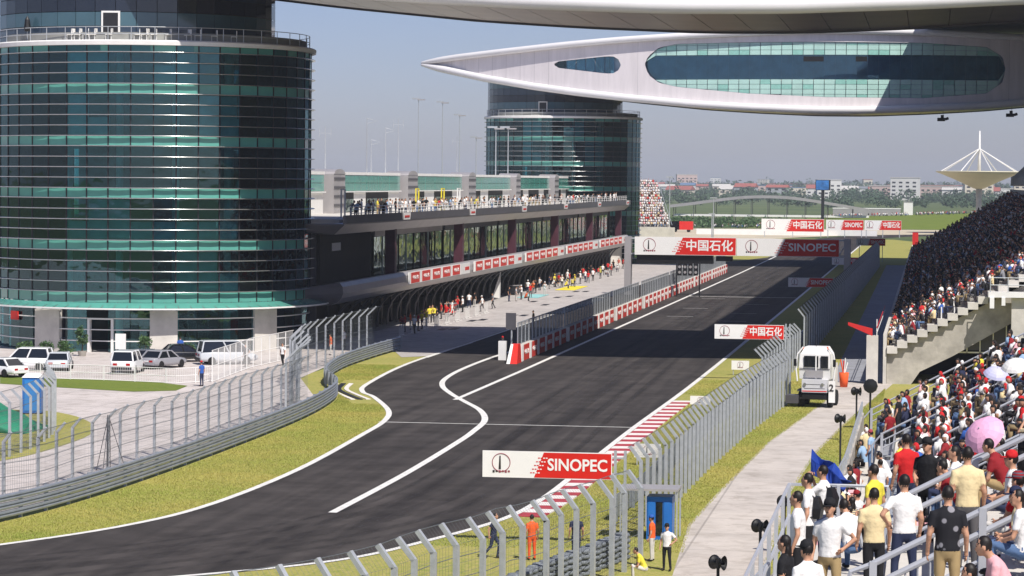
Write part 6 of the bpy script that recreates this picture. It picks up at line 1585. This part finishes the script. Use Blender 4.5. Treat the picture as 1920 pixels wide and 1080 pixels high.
# ------------------------------------------------------------------ distant town and trees
tg = random.Random(77)
M_tw = [pm('town_wall_' + n, c, rough=.8, var=.08, scale=.05) for n, c in (('white', L(222, 220, 216)), ('cream', L(214, 204, 186)), ('pink', L(206, 180, 172)), ('grey', L(170, 174, 178)))]
M_tr = [pm('town_roof_' + n, c, rough=.8, var=.1, scale=.05) for n, c in (('red', L(160, 92, 82)), ('grey', L(130, 134, 140)), ('blue', L(96, 120, 150)), ('pale', L(200, 196, 190)))]
sd = ['warehouse', 'block', 'shed', 'villa']
nb_ = 0
for i in range(78):
    far = i % 3; d = (2500, 3700, 5400)[far] * tg.uniform(.9, 1.15)
    px = 1195 + 740 * ((i // 3) + tg.random()) / 26
    kind = tg.choices(sd, [3, 1.4, 3, 4])[0]
    w, dp, h = {'warehouse': (tg.uniform(24, 60), 25, tg.uniform(7, 10)), 'block': (tg.uniform(10, 20), 14, tg.uniform(13, 20)), 'shed': (tg.uniform(14, 26), 16, tg.uniform(5, 8)), 'villa': (tg.uniform(9, 14), 10, tg.uniform(7, 9))}[kind]
    w *= 1.3; h *= 1.25; x = atY(px, 345, d).x
    wc = tg.randrange(4); rc = tg.randrange(4)
    lb = '%s %s with %s roof, %s row of the far town, %s from the far tower' % (('white', 'cream', 'pinkish', 'grey')[wc], kind, ('reddish', 'grey', 'bluish', 'pale')[rc], ('nearest', 'middle', 'farthest')[far], ORD[i // 3])
    t = thing('town_building', lb, 'building', (x, d, 0), R(tg.uniform(-12, 12)), 'far town buildings')
    MB().box((-w / 2, 0, 0), (w / 2, dp, h)).build('wall', M_tw[wc], t)
    if kind in ('villa', 'shed'):
        MB().prism([(-w / 2 - .5, -.6, h), (-w / 2 - .5, dp + .6, h), (-w / 2 - .5, dp / 2, h + dp * .22)], (w + 1, 0, 0)).build('roof', M_tr[rc], t)
    else: MB().box((-w / 2 - .3, -.3, h), (w / 2 + .3, dp + .3, h + .7)).build('roof', M_tr[rc], t)
    for s in range(int(h // 3.3)):
        n = max(2, int(w // 5)); win = MB()
        for j in range(n): win.box((-w / 2 + (j + .25) * w / n, -.06, s * 3.3 + 1.1), (-w / 2 + (j + .75) * w / n, -.01, s * 3.3 + 2.5))
        tag(win.build('window_row', M_dark, t), kind='stuff')
tr = MB()
for i in range(640):
    d = tg.choice([1700, 2000, 2250, 2400, 3200, 3500, 5000, 7000]) * tg.uniform(.93, 1.07); px = tg.uniform(1150, 1960); x = atY(px, 345, d).x
    if 860 < d < 1000: continue
    s = tg.uniform(2.4, 4.2) * (1 + (d > 2200) * .5 + (d > 3200) * .8 + (d > 6000) * 1.)
    for k in range(4): leaf_blob(tr, (x + tg.uniform(-1, 1) * s * .8, d + tg.uniform(-1, 1) * s, s * tg.uniform(.5, 1.15)), s * .75, 22, s * .28, tg)
tag(tr.build('treeline', M_leaf_d), 'low belt of trees between the circuit and the far town', 'trees', None, 'stuff')
bu = MB()
for i in range(150):
    px = tg.uniform(1245, 1470); d = tg.uniform(850, 945); x = atY(px, 345, d).x; s = tg.uniform(.9, 1.9)
    for k in range(3): leaf_blob(bu, (x + tg.uniform(-1, 1) * s, d + tg.uniform(-1, 1), s * tg.uniform(.4, .9)), s * .8, 20, s * .3, tg)
tag(bu.build('undergrowth', M_leaf), 'green scrub between the bend and the arched roof', 'shrubs', None, 'stuff')

# ------------------------------------------------------------------ grass blades on the verges
def blades(name, label, regions, n, seed):
    g = np.random.default_rng(seed); P = []
    for (a, b, w) in regions:                   # quads given by left and right boundary functions of y
        y = g.uniform(w[0], w[1], int(n * w[2])); u = g.random(len(y)); P.append(np.stack([a(y) + (b(y) - a(y)) * u, y, np.zeros(len(y))], 1))
    P = np.concatenate(P); m = len(P); an = g.uniform(0, 6.28, m); h = g.uniform(.025, .085, m); w = g.uniform(.008, .022, m); le = g.uniform(-.06, .06, (m, 2))
    d = np.stack([np.cos(an), np.sin(an), np.zeros(m)], 1) * w[:, None]; top = P + np.concatenate([le, h[:, None]], 1)
    co = np.stack([P - d, P + d, top], 1).reshape(-1, 3).astype(np.float32)
    me = bpy.data.meshes.new(name); me.vertices.add(3 * m); me.vertices.foreach_set('co', co.ravel()); me.loops.add(3 * m); me.loops.foreach_set('vertex_index', np.arange(3 * m, dtype=np.int32)); me.polygons.add(m); me.polygons.foreach_set('loop_start', np.arange(0, 3 * m, 3, dtype=np.int32))
    me.materials.append(M_blade); me.update(calc_edges=True); tag(obj(name, me), label, 'grass', None, 'stuff')
M_blade = pm('grass_blade', (.45, .39, .11), rough=.9, col2=(.265, .32, .062), scale=.14, spec=.1)
ly = np.array([p.y for p in LEFTC if p.y < 206]); lx = np.array([p.x for p in LEFTC if p.y < 206]); ay = np.array([p.y for p in ARM]); ax = np.array([p.x for p in ARM])
ry = np.array([p.y for p in RIGHTC if p.y < 300]); rx = np.array([p.x for p in RIGHTC if p.y < 300])
fyx = lambda xs, ys: (lambda y: np.interp(y, ys, xs))
py_ = np.array([p[1] for p in path_l], float); pxl = np.array([p[0] for p in path_l], float); pry = np.array([p[1] for p in reversed(path_r)], float); prx = np.array([p[0] for p in reversed(path_r)], float)
blades('grass', 'short dry turf on the verges either side of the track', [(lambda y: np.interp(y, ay, ax) + .12, lambda y: np.interp(y, ly, lx) - np.where((y > 169) & (y < 189), 2.0, .2), (99, 205, .42)),
       (lambda y: np.interp(y, ry, rx) + np.where((y > 112) & (y < 182), 1.45, .25), lambda y: np.interp(y, py_, pxl) + 0 * y + .12, (104, 196, .45)), (lambda y: np.interp(y, pry, prx) - .12, lambda y: -2.9 + 0 * y, (100, 190, .13))], 420000, 8)
# ------------------------------------------------------------------ haze
HAZE = .00013
hz = MB().box((-1500, -150, -1), (1800, 8500, 70)).build('haze', [])
hz.data.materials.clear()
hm = bpy.data.materials.new('haze_air'); hm.use_nodes = True; hn = hm.node_tree.nodes; hn.remove(hn['Principled BSDF'])
pv = hn.new('ShaderNodeVolumePrincipled'); pv.inputs['Color'].default_value = (.80, .86, .95, 1); pv.inputs['Density'].default_value = HAZE; pv.inputs['Anisotropy'].default_value = .0
hm.node_tree.links.new(pv.outputs[0], hn['Material Output'].inputs['Volume']); hz.data.materials.append(hm)
tag(hz, 'thin pale haze over the whole circuit', 'haze', None, 'stuff')

# dark parasol on the tower terrace
a_ = math.atan2(-TOW1[1], -TOW1[0]) + R(-52)
t = thing('parasol', 'closed dark parasol on the tower terrace', 'parasol', (TOW1[0] + 12.85 * math.cos(a_), TOW1[1] + 12.85 * math.sin(a_), 4 + 5 * ST + .12))
MB().tube([(0, 0, 0), (0, 0, 2.0)], .04, 6).build('pole', M_steel, t); MB().lathe([(.22, .8), (.3, 1.1), (.2, 1.75), (.02, 2.05)], 8).build('canopy', M_black, t); MB().lathe([(.3, 0), (.28, .08)], 10).build('base', M_dark, t)
